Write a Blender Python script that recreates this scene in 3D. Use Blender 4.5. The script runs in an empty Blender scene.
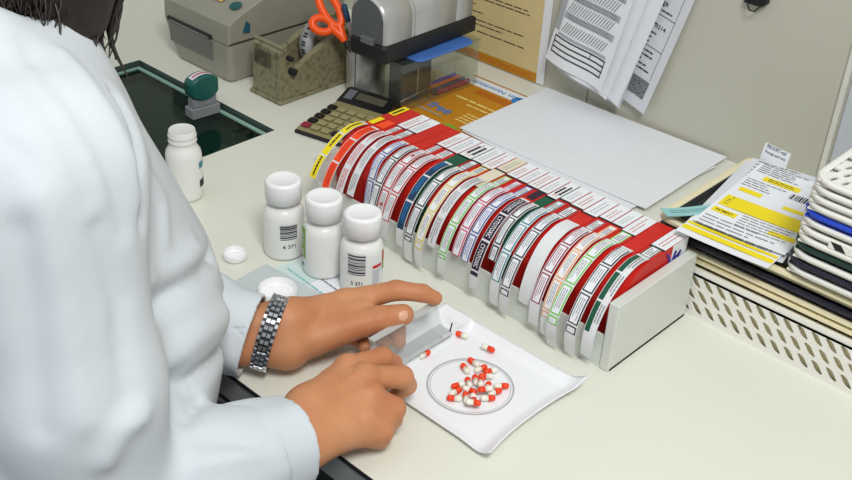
import bpy, math, random
import numpy as np
from mathutils import Vector, Matrix
random.seed(7)
rng = np.random.default_rng(7)
SC = bpy.context.scene
COL = SC.collection

# ------------------------------------------------------------------ camera
def make_camera():
    yaw, pit, roll = (math.radians(a) for a in (-41.309, 31.754, 3.595))
    cy, sy, cp, sp = math.cos(yaw), math.sin(yaw), math.cos(pit), math.sin(pit)
    fw = Vector((sy*cp, cy*cp, -sp)); rt = Vector((cy, -sy, 0)); up = rt.cross(fw)
    r2 = rt*math.cos(roll) + up*math.sin(roll); u2 = -rt*math.sin(roll) + up*math.cos(roll)
    cd = bpy.data.cameras.new('camera'); c = bpy.data.objects.new('camera', cd); COL.objects.link(c)
    m = Matrix((r2, u2, -fw)).transposed().to_4x4(); m.translation = Vector((0, 0, .70))
    c.matrix_world = m
    cd.sensor_width = 36; cd.lens = 1091.0/852*36; cd.clip_start = .01; cd.clip_end = 50
    SC.camera = c
make_camera()

# ------------------------------------------------------------------ light
W = bpy.data.worlds.new('world'); SC.world = W; W.use_nodes = True
W.node_tree.nodes['Background'].inputs[0].default_value = (.93, .97, 1.0, 1)
W.node_tree.nodes['Background'].inputs[1].default_value = .45
def area(name, loc, target, size, power, col=(1, .98, .95), sy=None):
    d = bpy.data.lights.new(name, 'AREA'); d.size = size; d.energy = power; d.color = col
    if sy: d.shape = 'RECTANGLE'; d.size_y = sy
    o = bpy.data.objects.new(name, d); COL.objects.link(o); o.location = loc
    o.rotation_euler = (Vector(target)-Vector(loc)).to_track_quat('-Z', 'Y').to_euler()
    return o
area('ceiling_lamp_light', (.38, .0, 1.75), (-.55, .65, 0), .55, 29, (1, .995, .98))
area('ceiling_lamp_light_far', (-1.2, .1, 2.1), (-1.0, .7, 0), 1.0, 3, (1, .98, .95))
vs = SC.view_settings
SC.display_settings.display_device = 'sRGB'
vs.view_transform = 'Standard'; vs.look = 'None'; vs.gamma = 1; vs.use_curve_mapping = False
vs.exposure = 0.0

# ------------------------------------------------------------------ materials
def lin(c):
    return tuple(((v/255)/12.92 if v/255 <= .04045 else ((v/255+.055)/1.055)**2.4) for v in c)
MATS = {}
def mat(name, rgb, rough=.5, metal=0, var=.04, scale=30, bump=0, bscale=200, trans=0, ior=1.45, spec=.5, sss=0, coat=0, col2=None, lo=.4, hi=.6):
    if name in MATS: return MATS[name]
    m = bpy.data.materials.new(name); m.use_nodes = True; nt = m.node_tree; N = nt.nodes; L = nt.links
    b = N['Principled BSDF']; b.inputs['Roughness'].default_value = rough; b.inputs['Metallic'].default_value = metal
    b.inputs['Specular IOR Level'].default_value = spec; b.inputs['IOR'].default_value = ior
    b.inputs['Transmission Weight'].default_value = trans; b.inputs['Coat Weight'].default_value = coat
    if sss:
        b.inputs['Subsurface Weight'].default_value = sss; b.inputs['Subsurface Radius'].default_value = (.01, .004, .002)
        b.inputs['Subsurface Scale'].default_value = .4
    c = lin(rgb)
    tc = N.new('ShaderNodeTexCoord'); no = N.new('ShaderNodeTexNoise'); no.inputs['Scale'].default_value = scale; no.inputs['Detail'].default_value = 4
    L.new(tc.outputs['Object'], no.inputs['Vector'])
    cr = N.new('ShaderNodeValToRGB'); L.new(no.outputs['Fac'], cr.inputs['Fac']); L.new(cr.outputs['Color'], b.inputs['Base Color'])
    e = cr.color_ramp.elements
    if col2: e[0].position = lo; e[1].position = hi; e[0].color = (*c, 1); e[1].color = (*lin(col2), 1)
    else:
        e[0].position = .3; e[1].position = .7
        e[0].color = (*[v*(1-var) for v in c], 1); e[1].color = (*[min(1, v*(1+var)) for v in c], 1)
    if bump:
        n2 = N.new('ShaderNodeTexNoise'); n2.inputs['Scale'].default_value = bscale; n2.inputs['Detail'].default_value = 3
        L.new(tc.outputs['Object'], n2.inputs['Vector'])
        bp = N.new('ShaderNodeBump'); bp.inputs['Strength'].default_value = bump; bp.inputs['Distance'].default_value = .002
        L.new(n2.outputs['Fac'], bp.inputs['Height']); L.new(bp.outputs['Normal'], b.inputs['Normal'])
    MATS[name] = m; return m
def clear(name, rgb=(255, 255, 255), tr=.85, rough=.05, solid=None):
    """thin clear plastic: see-through body with a glossy skin"""
    if name in MATS: return MATS[name]
    m = bpy.data.materials.new(name); m.use_nodes = True; nt = m.node_tree; N = nt.nodes; L = nt.links
    N.remove(N['Principled BSDF']); out = N['Material Output']
    t = N.new('ShaderNodeBsdfTransparent'); t.inputs[0].default_value = (*lin(rgb), 1)
    g = N.new('ShaderNodeBsdfGlossy'); g.inputs['Roughness'].default_value = rough
    d = N.new('ShaderNodeBsdfDiffuse'); d.inputs[0].default_value = (*lin(solid or (235, 238, 235)), 1)
    lw = N.new('ShaderNodeLayerWeight'); lw.inputs[0].default_value = .5
    pw = N.new('ShaderNodeMath'); pw.operation = 'POWER'; pw.inputs[1].default_value = 4; L.new(lw.outputs['Facing'], pw.inputs[0])
    fr = N.new('ShaderNodeMath'); fr.operation = 'MULTIPLY_ADD'; fr.inputs[1].default_value = .6; fr.inputs[2].default_value = .04; L.new(pw.outputs[0], fr.inputs[0])
    a = N.new('ShaderNodeMixShader'); a.inputs[0].default_value = tr; L.new(d.outputs[0], a.inputs[1]); L.new(t.outputs[0], a.inputs[2])
    b = N.new('ShaderNodeMixShader'); L.new(fr.outputs[0], b.inputs[0]); L.new(a.outputs[0], b.inputs[1]); L.new(g.outputs[0], b.inputs[2])
    L.new(b.outputs[0], out.inputs[0]); MATS[name] = m; return m

white_pl = mat('white_plastic', (240, 240, 238), .3, var=.01)
counter_m = mat('cream_laminate', (225, 226, 213), .38, var=.015, scale=6, spec=.4)
wall_m = mat('wall_panel_paint', (194, 193, 178), .5, var=.02, scale=4)
edge_m = mat('grey_edge', (150, 153, 153), .5)
dark_m = mat('dark_cabinet', (42, 44, 46), .6)
floor_m = mat('floor_vinyl', (70, 68, 64), .6)
black_pl = mat('black_plastic', (22, 22, 24), .4, var=.1)
black_ink = mat('black_ink', (28, 28, 32), .6)
grey_ink = mat('grey_ink', (130, 130, 135), .7)
midgrey_ink = mat('mid_grey_ink', (165, 167, 170), .7)
paper_m = mat('paper_white', (233, 236, 240), .75, var=.01)
paper_g = mat('paper_greyish', (215, 217, 222), .75, var=.02)
red_card = mat('red_card', (205, 28, 18), .45, var=.05)
darkred_card = mat('dark_red_card', (150, 22, 20), .5, var=.05)
INK = {k: mat('ink_'+k, v, .55, var=.03) for k, v in dict(
    yellow=(245, 222, 20), orange=(250, 78, 25), red=(205, 35, 40), navy=(25, 62, 92), blue=(60, 80, 165), black=(25, 28, 32),
    gold=(228, 205, 70), green=(110, 200, 50), pink=(215, 70, 120), teal=(55, 140, 150), maroon=(150, 30, 65), peach=(240, 165, 95),
    darkgreen=(20, 85, 60), purple=(45, 25, 50), cream=(225, 218, 195), brightblue=(40, 130, 205), brown=(196, 132, 20), rust=(200, 90, 20),
    paleyellow=(235, 205, 110), lime=(120, 170, 40), violet=(60, 50, 160)).items()}

# ------------------------------------------------------------------ mesh builder
class MB:
    def __init__(s): s.v = []; s.f = []; s.m = []; s.mats = []; s.sm = []
    def mi(s, m):
        if m not in s.mats: s.mats.append(m)
        return s.mats.index(m)
    def add(s, vs, fs, m, smooth=False):
        o = len(s.v); k = s.mi(m); s.v += [tuple(map(float, v)) for v in vs]
        for f in fs: s.f.append(tuple(o+i for i in f)); s.m.append(k); s.sm.append(smooth)
    def box(s, lo, hi, m, bev=0, mtx=None):
        (a, b, c), (d, e, f) = lo, hi
        if bev:
            r = min(bev, (d-a)/2.01, (e-b)/2.01, (f-c)/2.01)
            return s.prism(rrect(a, b, d, e, r, 4), c, f, m, bev=r*.6, mtx=mtx, smooth=False)
        vs = [(a,b,c),(d,b,c),(d,e,c),(a,e,c),(a,b,f),(d,b,f),(d,e,f),(a,e,f)]
        if mtx: vs = [mtx @ Vector(v) for v in vs]
        s.add(vs, [(0,3,2,1),(4,5,6,7),(0,1,5,4),(1,2,6,5),(2,3,7,6),(3,0,4,7)], m)
    def prism(s, poly, z0, z1, m, bev=0, mtx=None, smooth=False, axis='z'):
        n = len(poly); rings = []
        if bev:
            cx = sum(p[0] for p in poly)/n; cy = sum(p[1] for p in poly)/n
            ex = max(abs(p[0]-cx) for p in poly); ey = max(abs(p[1]-cy) for p in poly)
            sh = [((p[0]-cx)*(1-bev/ex)+cx, (p[1]-cy)*(1-bev/ey)+cy) for p in poly]
            rings = [(sh, z0), (poly, z0+bev), (poly, z1-bev), (sh, z1)]
        else: rings = [(poly, z0), (poly, z1)]
        vs = [(x, y, z) for pl, z in rings for x, y in pl]
        if axis == 'x': vs = [(z, x, y) for x, y, z in vs]
        if axis == 'y': vs = [(x, z, y) for x, y, z in vs]
        if mtx: vs = [mtx @ Vector(v) for v in vs]
        fs = [tuple(reversed(range(n))), tuple(range((len(rings)-1)*n, len(rings)*n))]
        for r in range(len(rings)-1):
            for i in range(n): j = (i+1) % n; fs.append((r*n+i, r*n+j, (r+1)*n+j, (r+1)*n+i))
        s.add(vs, fs[:2], m); 
        o = len(s.v)-len(vs); k = s.mi(m)
        for f in fs[2:]: s.f.append(tuple(o+i for i in f)); s.m.append(k); s.sm.append(smooth)
    def lathe(s, prof, m, n=32, c=(0, 0, 0), mtx=None, arc=None):
        vs = []; fs = []
        for r, z in prof:
            for i in range(n):
                a = 2*math.pi*i/n; vs.append((c[0]+r*math.cos(a), c[1]+r*math.sin(a), c[2]+z))
        for k in range(len(prof)-1):
            for i in range(n): j = (i+1) % n; fs.append((k*n+i, k*n+j, (k+1)*n+j, (k+1)*n+i))
        if mtx: vs = [mtx @ Vector(v) for v in vs]
        s.add(vs, fs, m, True)
    def tube(s, pts, r, m, n=8, caps=True):
        pts = [Vector(p) for p in pts]; R = r if isinstance(r, (list, tuple)) else [r]*len(pts)
        vs = []; fs = []; prev = None
        for i, p in enumerate(pts):
            t = (pts[min(i+1, len(pts)-1)]-pts[max(i-1, 0)]).normalized()
            if prev is None: a = t.orthogonal().normalized()
            else: a = (prev-t*prev.dot(t)).normalized()
            prev = a; b = t.cross(a)
            for k in range(n): q = 2*math.pi*k/n; vs.append(p+(a*math.cos(q)+b*math.sin(q))*R[i])
        for i in range(len(pts)-1):
            for k in range(n): j = (k+1) % n; fs.append((i*n+k, i*n+j, (i+1)*n+j, (i+1)*n+k))
        s.add(vs, fs, m, True)
        if caps: s.add(vs[:n], [tuple(reversed(range(n)))], m); s.add(vs[-n:], [tuple(range(n))], m)
    def surf(s, fn, u0, u1, v0, v1, m, nu=1, nv=1, flip=False, smooth=True):
        vs = [fn(u0+(u1-u0)*i/nu, v0+(v1-v0)*j/nv) for j in range(nv+1) for i in range(nu+1)]
        fs = [(j*(nu+1)+i, j*(nu+1)+i+1, (j+1)*(nu+1)+i+1, (j+1)*(nu+1)+i) for j in range(nv) for i in range(nu)]
        if flip: fs = [f[::-1] for f in fs]
        s.add(vs, fs, m, smooth)
    def build(s, name, parent=None, loc=None, rotz=0, off=None):
        me = bpy.data.meshes.new(name); V_ = s.v
        if off is not None: V_ = [(a-off[0], b-off[1], c-off[2]) for a, b, c in V_]
        me.from_pydata(V_, [], s.f)
        for m in s.mats: me.materials.append(m)
        me.polygons.foreach_set('material_index', s.m); me.polygons.foreach_set('use_smooth', s.sm); me.update()
        o = bpy.data.objects.new(name, me); COL.objects.link(o)
        if parent: o.parent = parent
        if loc: o.location = loc
        if rotz: o.rotation_euler.z = rotz
        return o
def rrect(x0, y0, x1, y1, r, n=4):
    out = []
    for cx, cy, a0 in ((x1-r, y0+r, -90), (x1-r, y1-r, 0), (x0+r, y1-r, 90), (x0+r, y0+r, 180)):
        for i in range(n+1): a = math.radians(a0+90*i/n); out.append((cx+r*math.cos(a), cy+r*math.sin(a)))
    return out
def tag(o, label=None, cat=None, group=None, kind=None):
    if label: o['label'] = label
    if cat: o['category'] = cat
    if group: o['group'] = group
    if kind: o['kind'] = kind
    return o
def empty(name, loc, rotz=0, label=None, cat=None, group=None):
    o = bpy.data.objects.new(name, None); o.empty_display_size = .02; COL.objects.link(o)
    o.location = loc; o.rotation_euler.z = rotz
    return tag(o, label, cat, group)
def copy_tree(o, parent=None):
    c = o.copy(); COL.objects.link(c); c.parent = parent
    for ch in list(o.children): copy_tree(ch, c)
    return c
def catmull(pts, n=6):
    pts = [np.array(p, float) for p in pts]; P = [2*pts[0]-pts[1]]+pts+[2*pts[-1]-pts[-2]]; out = []
    for i in range(1, len(P)-2):
        for k in range(n):
            t = k/n; a, b, c, d = P[i-1:i+3]
            out.append(.5*((2*b)+(-a+c)*t+(2*a-5*b+4*c-d)*t*t+(-a+3*b-3*c+d)*t**3))
    out.append(pts[-1]); return out

# text as geometry ------------------------------------------------------------
_T = {}
def text_geo(body):
    if body in _T: return _T[body]
    cu = bpy.data.curves.new('t', 'FONT'); cu.body = body; cu.size = 1; cu.resolution_u = 2; cu.offset = .012
    ob = bpy.data.objects.new('t', cu); COL.objects.link(ob); dg = bpy.context.evaluated_depsgraph_get()
    me = bpy.data.meshes.new_from_object(ob.evaluated_get(dg)); vs = [(v.co.x, v.co.y) for v in me.vertices]; fs = [tuple(p.vertices) for p in me.polygons]
    bpy.data.objects.remove(ob); bpy.data.curves.remove(cu); bpy.data.meshes.remove(me)
    x0 = min(v[0] for v in vs); x1 = max(v[0] for v in vs); y0 = min(v[1] for v in vs); y1 = max(v[1] for v in vs)
    _T[body] = ([((a-x0)/(x1-x0), (b-y0)/(y1-y0)) for a, b in vs], fs); return _T[body]
def put_text(mb, fn, body, u0, v0, u1, v1, m, rot=0):
    """lay text into the rect of a surface map fn(u, v); rot in quarter turns"""
    vs, fs = text_geo(body); out = []
    for a, b in vs:
        if rot == 1: a, b = 1-b, a
        elif rot == 2: a, b = 1-a, 1-b
        elif rot == 3: a, b = b, 1-a
        elif rot == 4: a, b = b, a
        out.append(fn(u0+(u1-u0)*a, v0+(v1-v0)*b))
    mb.add(out, fs, m)
def lines(mb, fn, u0, v0, u1, v1, n, m, thick=.45, ragged=.35, words=True, nseg=1, along='u'):
    """n lines of small print inside a rect"""
    for i in range(n):
        t = (v1-v0)/n; va = v0+t*i+t*(1-thick)/2; vb = va+t*thick; ue = u1-(u1-u0)*random.random()*ragged; u = u0
        while u < ue-1e-6:
            w = min(ue-u, (u1-u0)*random.uniform(.08, .2) if words else ue-u)
            mb.surf(fn, u, u+w, va, vb, m, max(1, nseg), 1); u += w+(u1-u0)*.02
def frame_rect(mb, fn, u0, v0, u1, v1, t, m, n=1, mv=1):
    mb.surf(fn, u0, u1, v0, v0+t, m, n, 1); mb.surf(fn, u0, u1, v1-t, v1, m, n, 1)
    mb.surf(fn, u0, u0+t, v0+t, v1-t, m, 1, mv); mb.surf(fn, u1-t, u1, v0+t, v1-t, m, 1, mv)

# signed distance shapes --------------------------------------------------------
def sd_cone(P, a, b, ra, rb):
    a = np.array(a, float); b = np.array(b, float); ba = b-a; pa = P-a
    h = np.clip((pa@ba)/(ba@ba), 0, 1); return np.linalg.norm(pa-h[..., None]*ba, axis=-1)-(ra+(rb-ra)*h)
def sd_ell(P, c, r, R=None):
    q = P-np.array(c)
    if R is not None: q = q@R
    r = np.array(r); k0 = np.linalg.norm(q/r, axis=-1); k1 = np.linalg.norm(q/(r*r), axis=-1)+1e-9
    return k0*(k0-1)/k1
def smin(a, b, k):
    h = np.clip(.5+.5*(b-a)/k, 0, 1); return b+(a-b)*h-k*h*(1-h)
def nets(fn, lo, hi, h):
    lo = np.array(lo); n = np.ceil((np.array(hi)-lo)/h).astype(int)+1
    ax = [lo[i]+h*np.arange(n[i]) for i in range(3)]
    V = np.empty(n)
    for i in range(n[0]):
        g = np.stack(np.meshgrid([ax[0][i]], ax[1], ax[2], indexing='ij'), -1); V[i] = fn(g)[0]
    S = V < 0; cnt = np.zeros(n-1); pos = np.zeros((*(n-1), 3))
    def sl(d): return tuple(slice(d[i], n[i]-1+d[i]) for i in range(3))
    corners = [(i, j, k) for i in (0, 1) for j in (0, 1) for k in (0, 1)]
    for c in corners:
        for a in range(3):
            if c[a]: continue
            d = list(c); d[a] = 1; A = V[sl(c)]; B = V[sl(d)]; x = (A < 0) != (B < 0)
            t = np.where(x, A/(np.where(x, A-B, 1)), 0); p = np.zeros((*(n-1), 3))
            for q in range(3): p[..., q] = c[q]
            p[..., a] += t; pos += np.where(x[..., None], p, 0); cnt += x
    act = cnt > 0; idx = -np.ones(n-1, int); idx[act] = np.arange(act.sum()); I = np.argwhere(act)
    verts = lo+h*(I+pos[act]/cnt[act][:, None]); faces = []
    for a in range(3):
        b, c = (a+1) % 3, (a+2) % 3; d = [0, 0, 0]; d[a] = 1
        s0 = [slice(1, n[i]-1) for i in range(3)]; s0[a] = slice(0, n[a]-1)
        s1 = list(s0); s1[a] = slice(1, n[a])
        A = S[tuple(s0)]; B = S[tuple(s1)]; E = np.argwhere(A != B); off = np.array([1, 1, 1]); off[a] = 0; E = E+off
        flip = S[tuple(E.T)]
        def g(db, dc):
            q = E.copy(); q[:, b] += db; q[:, c] += dc; return idx[tuple(q.T)]
        q = np.stack([g(-1, -1), g(0, -1), g(0, 0), g(-1, 0)], 1); q[~flip] = q[~flip][:, ::-1]; faces.append(q)
    F = np.concatenate(faces); return verts, F[(F >= 0).all(1)]
def np_mesh(mb, V_, F, m): 
    o = len(mb.v); k = mb.mi(m); mb.v += [tuple(v) for v in V_.tolist()]
    mb.f += [tuple(o+i for i in f) for f in F.tolist()]; mb.m += [k]*len(F); mb.sm += [True]*len(F)
def relax(V_, F, it=3, lam=.5):
    E = np.concatenate([F[:, [0, 1]], F[:, [1, 2]], F[:, [2, 3]], F[:, [3, 0]]]); n = len(V_)
    for _ in range(it):
        s = np.zeros_like(V_); c = np.zeros(n)
        for a, b in ((0, 1), (1, 0)): np.add.at(s, E[:, a], V_[E[:, b]]); np.add.at(c, E[:, a], 1)
        V_ = V_+lam*(s/np.maximum(c, 1)[:, None]-V_)
    return V_
def vnormals(V_, F):
    fn = np.cross(V_[F[:, 2]]-V_[F[:, 0]], V_[F[:, 3]]-V_[F[:, 1]]); N = np.zeros_like(V_)
    for i in range(4): np.add.at(N, F[:, i], fn)
    return N/np.maximum(np.linalg.norm(N, axis=1), 1e-12)[:, None]

# ================================================================== STRUCTURE
CT = .036     # counter thickness
mb = MB(); mb.box((-3.2, -1.6, -.95), (1.6, 1.6, -.90), floor_m); tag(mb.build('floor'), kind='structure')
mb = MB()
mb.box((-3.2, 1.33, -.90), (-.8565, 1.40, 1.9), wall_m); mb.box((-.8545, 1.33, -.90), (1.6, 1.40, 1.9), wall_m)
mb.box((-.8565, 1.3315, -.90), (-.8545, 1.40, 1.9), grey_ink)
tag(mb.build('wall_back'), kind='structure')
mb = MB(); mb.box((-.474, 1.324, 0), (-.467, 1.33, 1.2), mat('trim_paint', (222, 221, 210), .4)); tag(mb.build('trim_1'), kind='structure')

# counter worktop with the opening for the glass
HX0, HX1, HY0, HY1 = -1.43, -1.096, .575, .905
mb = MB()
xs = [-2.6, HX0, HX1, 1.2]; ys = [.517, HY0, HY1, 1.33]
gv = [(x, y, z) for z in (0, -CT) for y in ys for x in xs]; gf = []
for j in range(3):
    for i in range(3):
        if (i, j) == (1, 1): continue
        q = (j*4+i, j*4+i+1, (j+1)*4+i+1, (j+1)*4+i); gf.append(q); gf.append(tuple(16+k for k in reversed(q)))
mb.add(gv, gf, counter_m)
def side(a, b, m): mb.add([gv[a], gv[b], gv[b+16], gv[a+16]], [(0, 3, 2, 1)], m)
for i in range(3): side(i, i+1, edge_m); side(13+i, 12+i, edge_m)
for j in range(3): side(4*(j+1), 4*j, edge_m); side(4*j+3, 4*j+7, edge_m)
hole_m = mat('hole_edge', (70, 85, 80), .4)
side(6, 5, hole_m); side(9, 10, hole_m); side(5, 9, hole_m); side(10, 6, hole_m)
mb.box((-2.6, .5158, -.0045), (1.2, .5168, -.0005), black_ink)
tag(mb.build('worktop'), 'long cream laminate worktop with grey front edge and a glazed opening at its far left', 'worktop')
# cabinet under it
mb = MB(); mb.box((-2.6, .60, -.86), (HX0-.06, 1.322, -CT-.001), dark_m); mb.box((HX1+.06, .60, -.86), (1.2, 1.322, -CT-.001), dark_m)
mb.box((-2.6, .62, -.90), (1.2, 1.322, -.86), black_pl)
mb.box((HX0-.06, .60, -.86), (HX1+.06, 1.322, -.42), dark_m)
cab = empty('base_cabinet', (-.7, .6, -.90), 0, 'dark grey base cabinet carrying the cream worktop', 'cabinet')
mb.build('body', cab, off=(-.7, .6, -.90))
for x in (-2.1, -1.1, -.6, -.1, .4):
    mb = MB(); mb.box((x+.01, .585, -.84), (x+.48, .60, -.08), mat('drawer_front', (62, 66, 70), .45), .004); d = mb.build('door', cab, off=(-.7, .6, -.90))
    mb = MB(); mb.tube([(x+.1, .57, -.12), (x+.38, .57, -.12)], .005, mat('steel', (170, 172, 175), .3, 1)); mb.build('handle', d, off=(0, 0, 0)).location = (.7, -.6, .90)
# glass well
wo = ((HX0+HX1)/2, (HY0+HY1)/2, -.017)
well = empty('glass_panel', wo, 0, 'dark rectangular glass panel let into the cream worktop under the hand stamp', 'glass panel')
mb = MB(); wm = mat('well_wall', (105, 130, 122), .35)
mb.box((HX0-.01, HY0-.01, -.40), (HX1+.01, HY1+.01, -.39), black_pl)
for lo, hi in (((HX0-.012, HY0-.012, -.39), (HX0-.002, HY1+.012, -CT-.002)), ((HX1+.002, HY0-.012, -.39), (HX1+.012, HY1+.012, -CT-.002)),
               ((HX0-.002, HY0-.012, -.39), (HX1+.002, HY0-.002, -CT-.002)), ((HX0-.002, HY1+.002, -.39), (HX1+.002, HY1+.012, -CT-.002))): mb.box(lo, hi, wm)
mb.build('well_lining', cab, off=(-.7, .6, -.90))
mb = MB(); mb.box((HX0+.001, HY0+.001, -.017), (HX1-.001, HY1-.001, -.011), clear('smoked_glass', (185, 212, 203), .95, .02, (40, 75, 65)))
mb.build('glass_pane', well, off=wo)
mb = MB(); ge = mat('glass_edge', (150, 185, 170), .25)
mb.box((HX0+.004, HY1-.010, -.0109), (HX1-.004, HY1-.004, -.0085), ge); mb.box((HX0+.004, HY0+.01, -.0109), (HX0+.009, HY1-.01, -.0085), ge)
mb.build('glass_edge', well, off=wo)


# ================================================================== LABEL RACK
RX0, RX1, RY0, RY1, RH = -.893, -.442, .801, .948, .083
rack_m = mat('rack_acrylic', (214, 219, 212), .3, var=.01, coat=.2)
rack = empty('label_rack', (RX1, RY0, 0), 0, 'long white open rack holding a row of red label boxes', 'rack')
ro = (RX1, RY0, 0)
mb = MB(); mb.box((RX0, RY0, 0), (RX1, RY1, .004), rack_m); mb.build('base', rack, off=ro)
mb = MB(); mb.box((RX0+.006, RY0, .0042), (RX1-.0125, RY0+.003, .040), rack_m); mb.build('front_lip', rack, off=ro)
mb = MB(); mb.box((RX0+.006, RY1-.003, .0042), (RX1-.0125, RY1, .07), rack_m); mb.build('back_panel', rack, off=ro)
mb = MB(); mb.box((RX1-.012, RY0-.001, .0), (RX1, RY1+.001, RH), mat('rack_end', (212, 216, 208), .35, var=.01), .0015); mb.build('end_panel', rack, off=ro)
mb = MB(); mb.box((RX0-.003, RY0, .0), (RX0+.0055, RY1, .072), clear('acrylic', tr=.6)); mb.build('end_panel', rack, off=ro)

strip_m = mat('strip_backing', (226, 228, 230), .4, var=.02, sss=0)
# x, border/fill ink, style, width, end z, bulge, box style, what the label says
ST = [
 (-.880, 'yellow', 'fill', .0125, .052, .009, 'R', 'yellow warning'),
 (-.860, 'orange', 'fill', .0135, .035, .006, 'O', 'orange'),
 (-.843, 'red', 'text', .0125, .045, .002, 'W', 'red printed white'),
 (-.827, 'grey', 'text', .012, .050, .000, 'W', 'grey printed white'),
 (-.808, 'blue', 'frame', .0125, .036, -.014, 'R', 'blue-framed'),
 (-.792, 'black', 'frame', .0125, .045, -.004, 'R', 'black-framed'),
 (-.7755, 'red', 'tri', .0135, .026, -.004, 'W', 'red-framed triangle'),
 (-.7590, 'red', 'frame', .0140, .018, .001, 'W', 'red-framed'),
 (-.7370, 'navy', 'fill', .0120, .022, .002, 'D', 'navy blue'),
 (-.7195, 'black', 'frame', .0130, .006, .003, 'W', 'black-framed'),
 (-.7030, 'gold', 'frame', .0135, .008, .006, 'W', 'yellow-framed'),
 (-.6860, 'cream', 'text', .0125, .040, .000, 'C', 'cream'),
 (-.6680, 'green', 'frame', .0130, .016, .004, 'R', 'green-framed'),
 (-.6530, 'pink', 'frame', .0130, .045, .000, 'R', 'pink-framed'),
 (-.6370, 'blue', 'frame', .0125, .042, -.002, 'W', 'small blue-framed'),
 (-.6210, 'purple', 'cyto', .0125, .018, .003, 'W', 'dark purple CYTOTOXIC'),
 (-.6070, 'black', 'frame', .0110, .055, -.008, 'D', 'narrow black-framed'),
 (-.5920, 'teal', 'frame', .0130, .012, .003, 'W', 'teal-framed'),
 (-.5750, 'black', 'frame', .0135, .008, .005, 'W', 'broad black-framed'),
 (-.5550, 'none', 'plain', .0180, .030, -.004, 'R', 'plain white'),
 (-.5360, 'maroon', 'frame', .0135, .014, .003, 'W', 'maroon-framed'),
 (-.5210, 'peach', 'frame', .0130, .010, .004, 'W', 'peach-framed'),
 (-.5040, 'green', 'frame', .0140, .004, .010, 'F', 'bright green-framed'),
 (-.4840, 'black', 'frame', .0145, .006, .008, 'R', 'thick black-framed'),
 (-.4640, 'darkgreen', 'half', .0150, .012, .004, 'B', 'white with dark green band'),
]
BY0, BY1, BT = .826, .946, .1005
def box_profile():
    pts = [(BY0+.004, .0045), (BY1, .0045), (BY1, BT)]
    cy, cz, r = BY0+.043, BT-.043, .043
    for i in range(13): a = math.radians(90+90*i/12); pts.append((cy+r*math.cos(a), cz+r*math.sin(a)))
    return pts
def strip_path(endz, bulge):
    pts = [(.872, .1022), (.860, .1038), (.846, .1030), (.825, .0945), (.806-bulge*.6, .075), (.7945-bulge, .050), (.7925-bulge, .028), (.7950-bulge*.6, .004)]
    c = catmull(pts, 8); out = [p for p in c if p[1] >= endz or p[0] > .85]
    return np.array(out)
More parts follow.
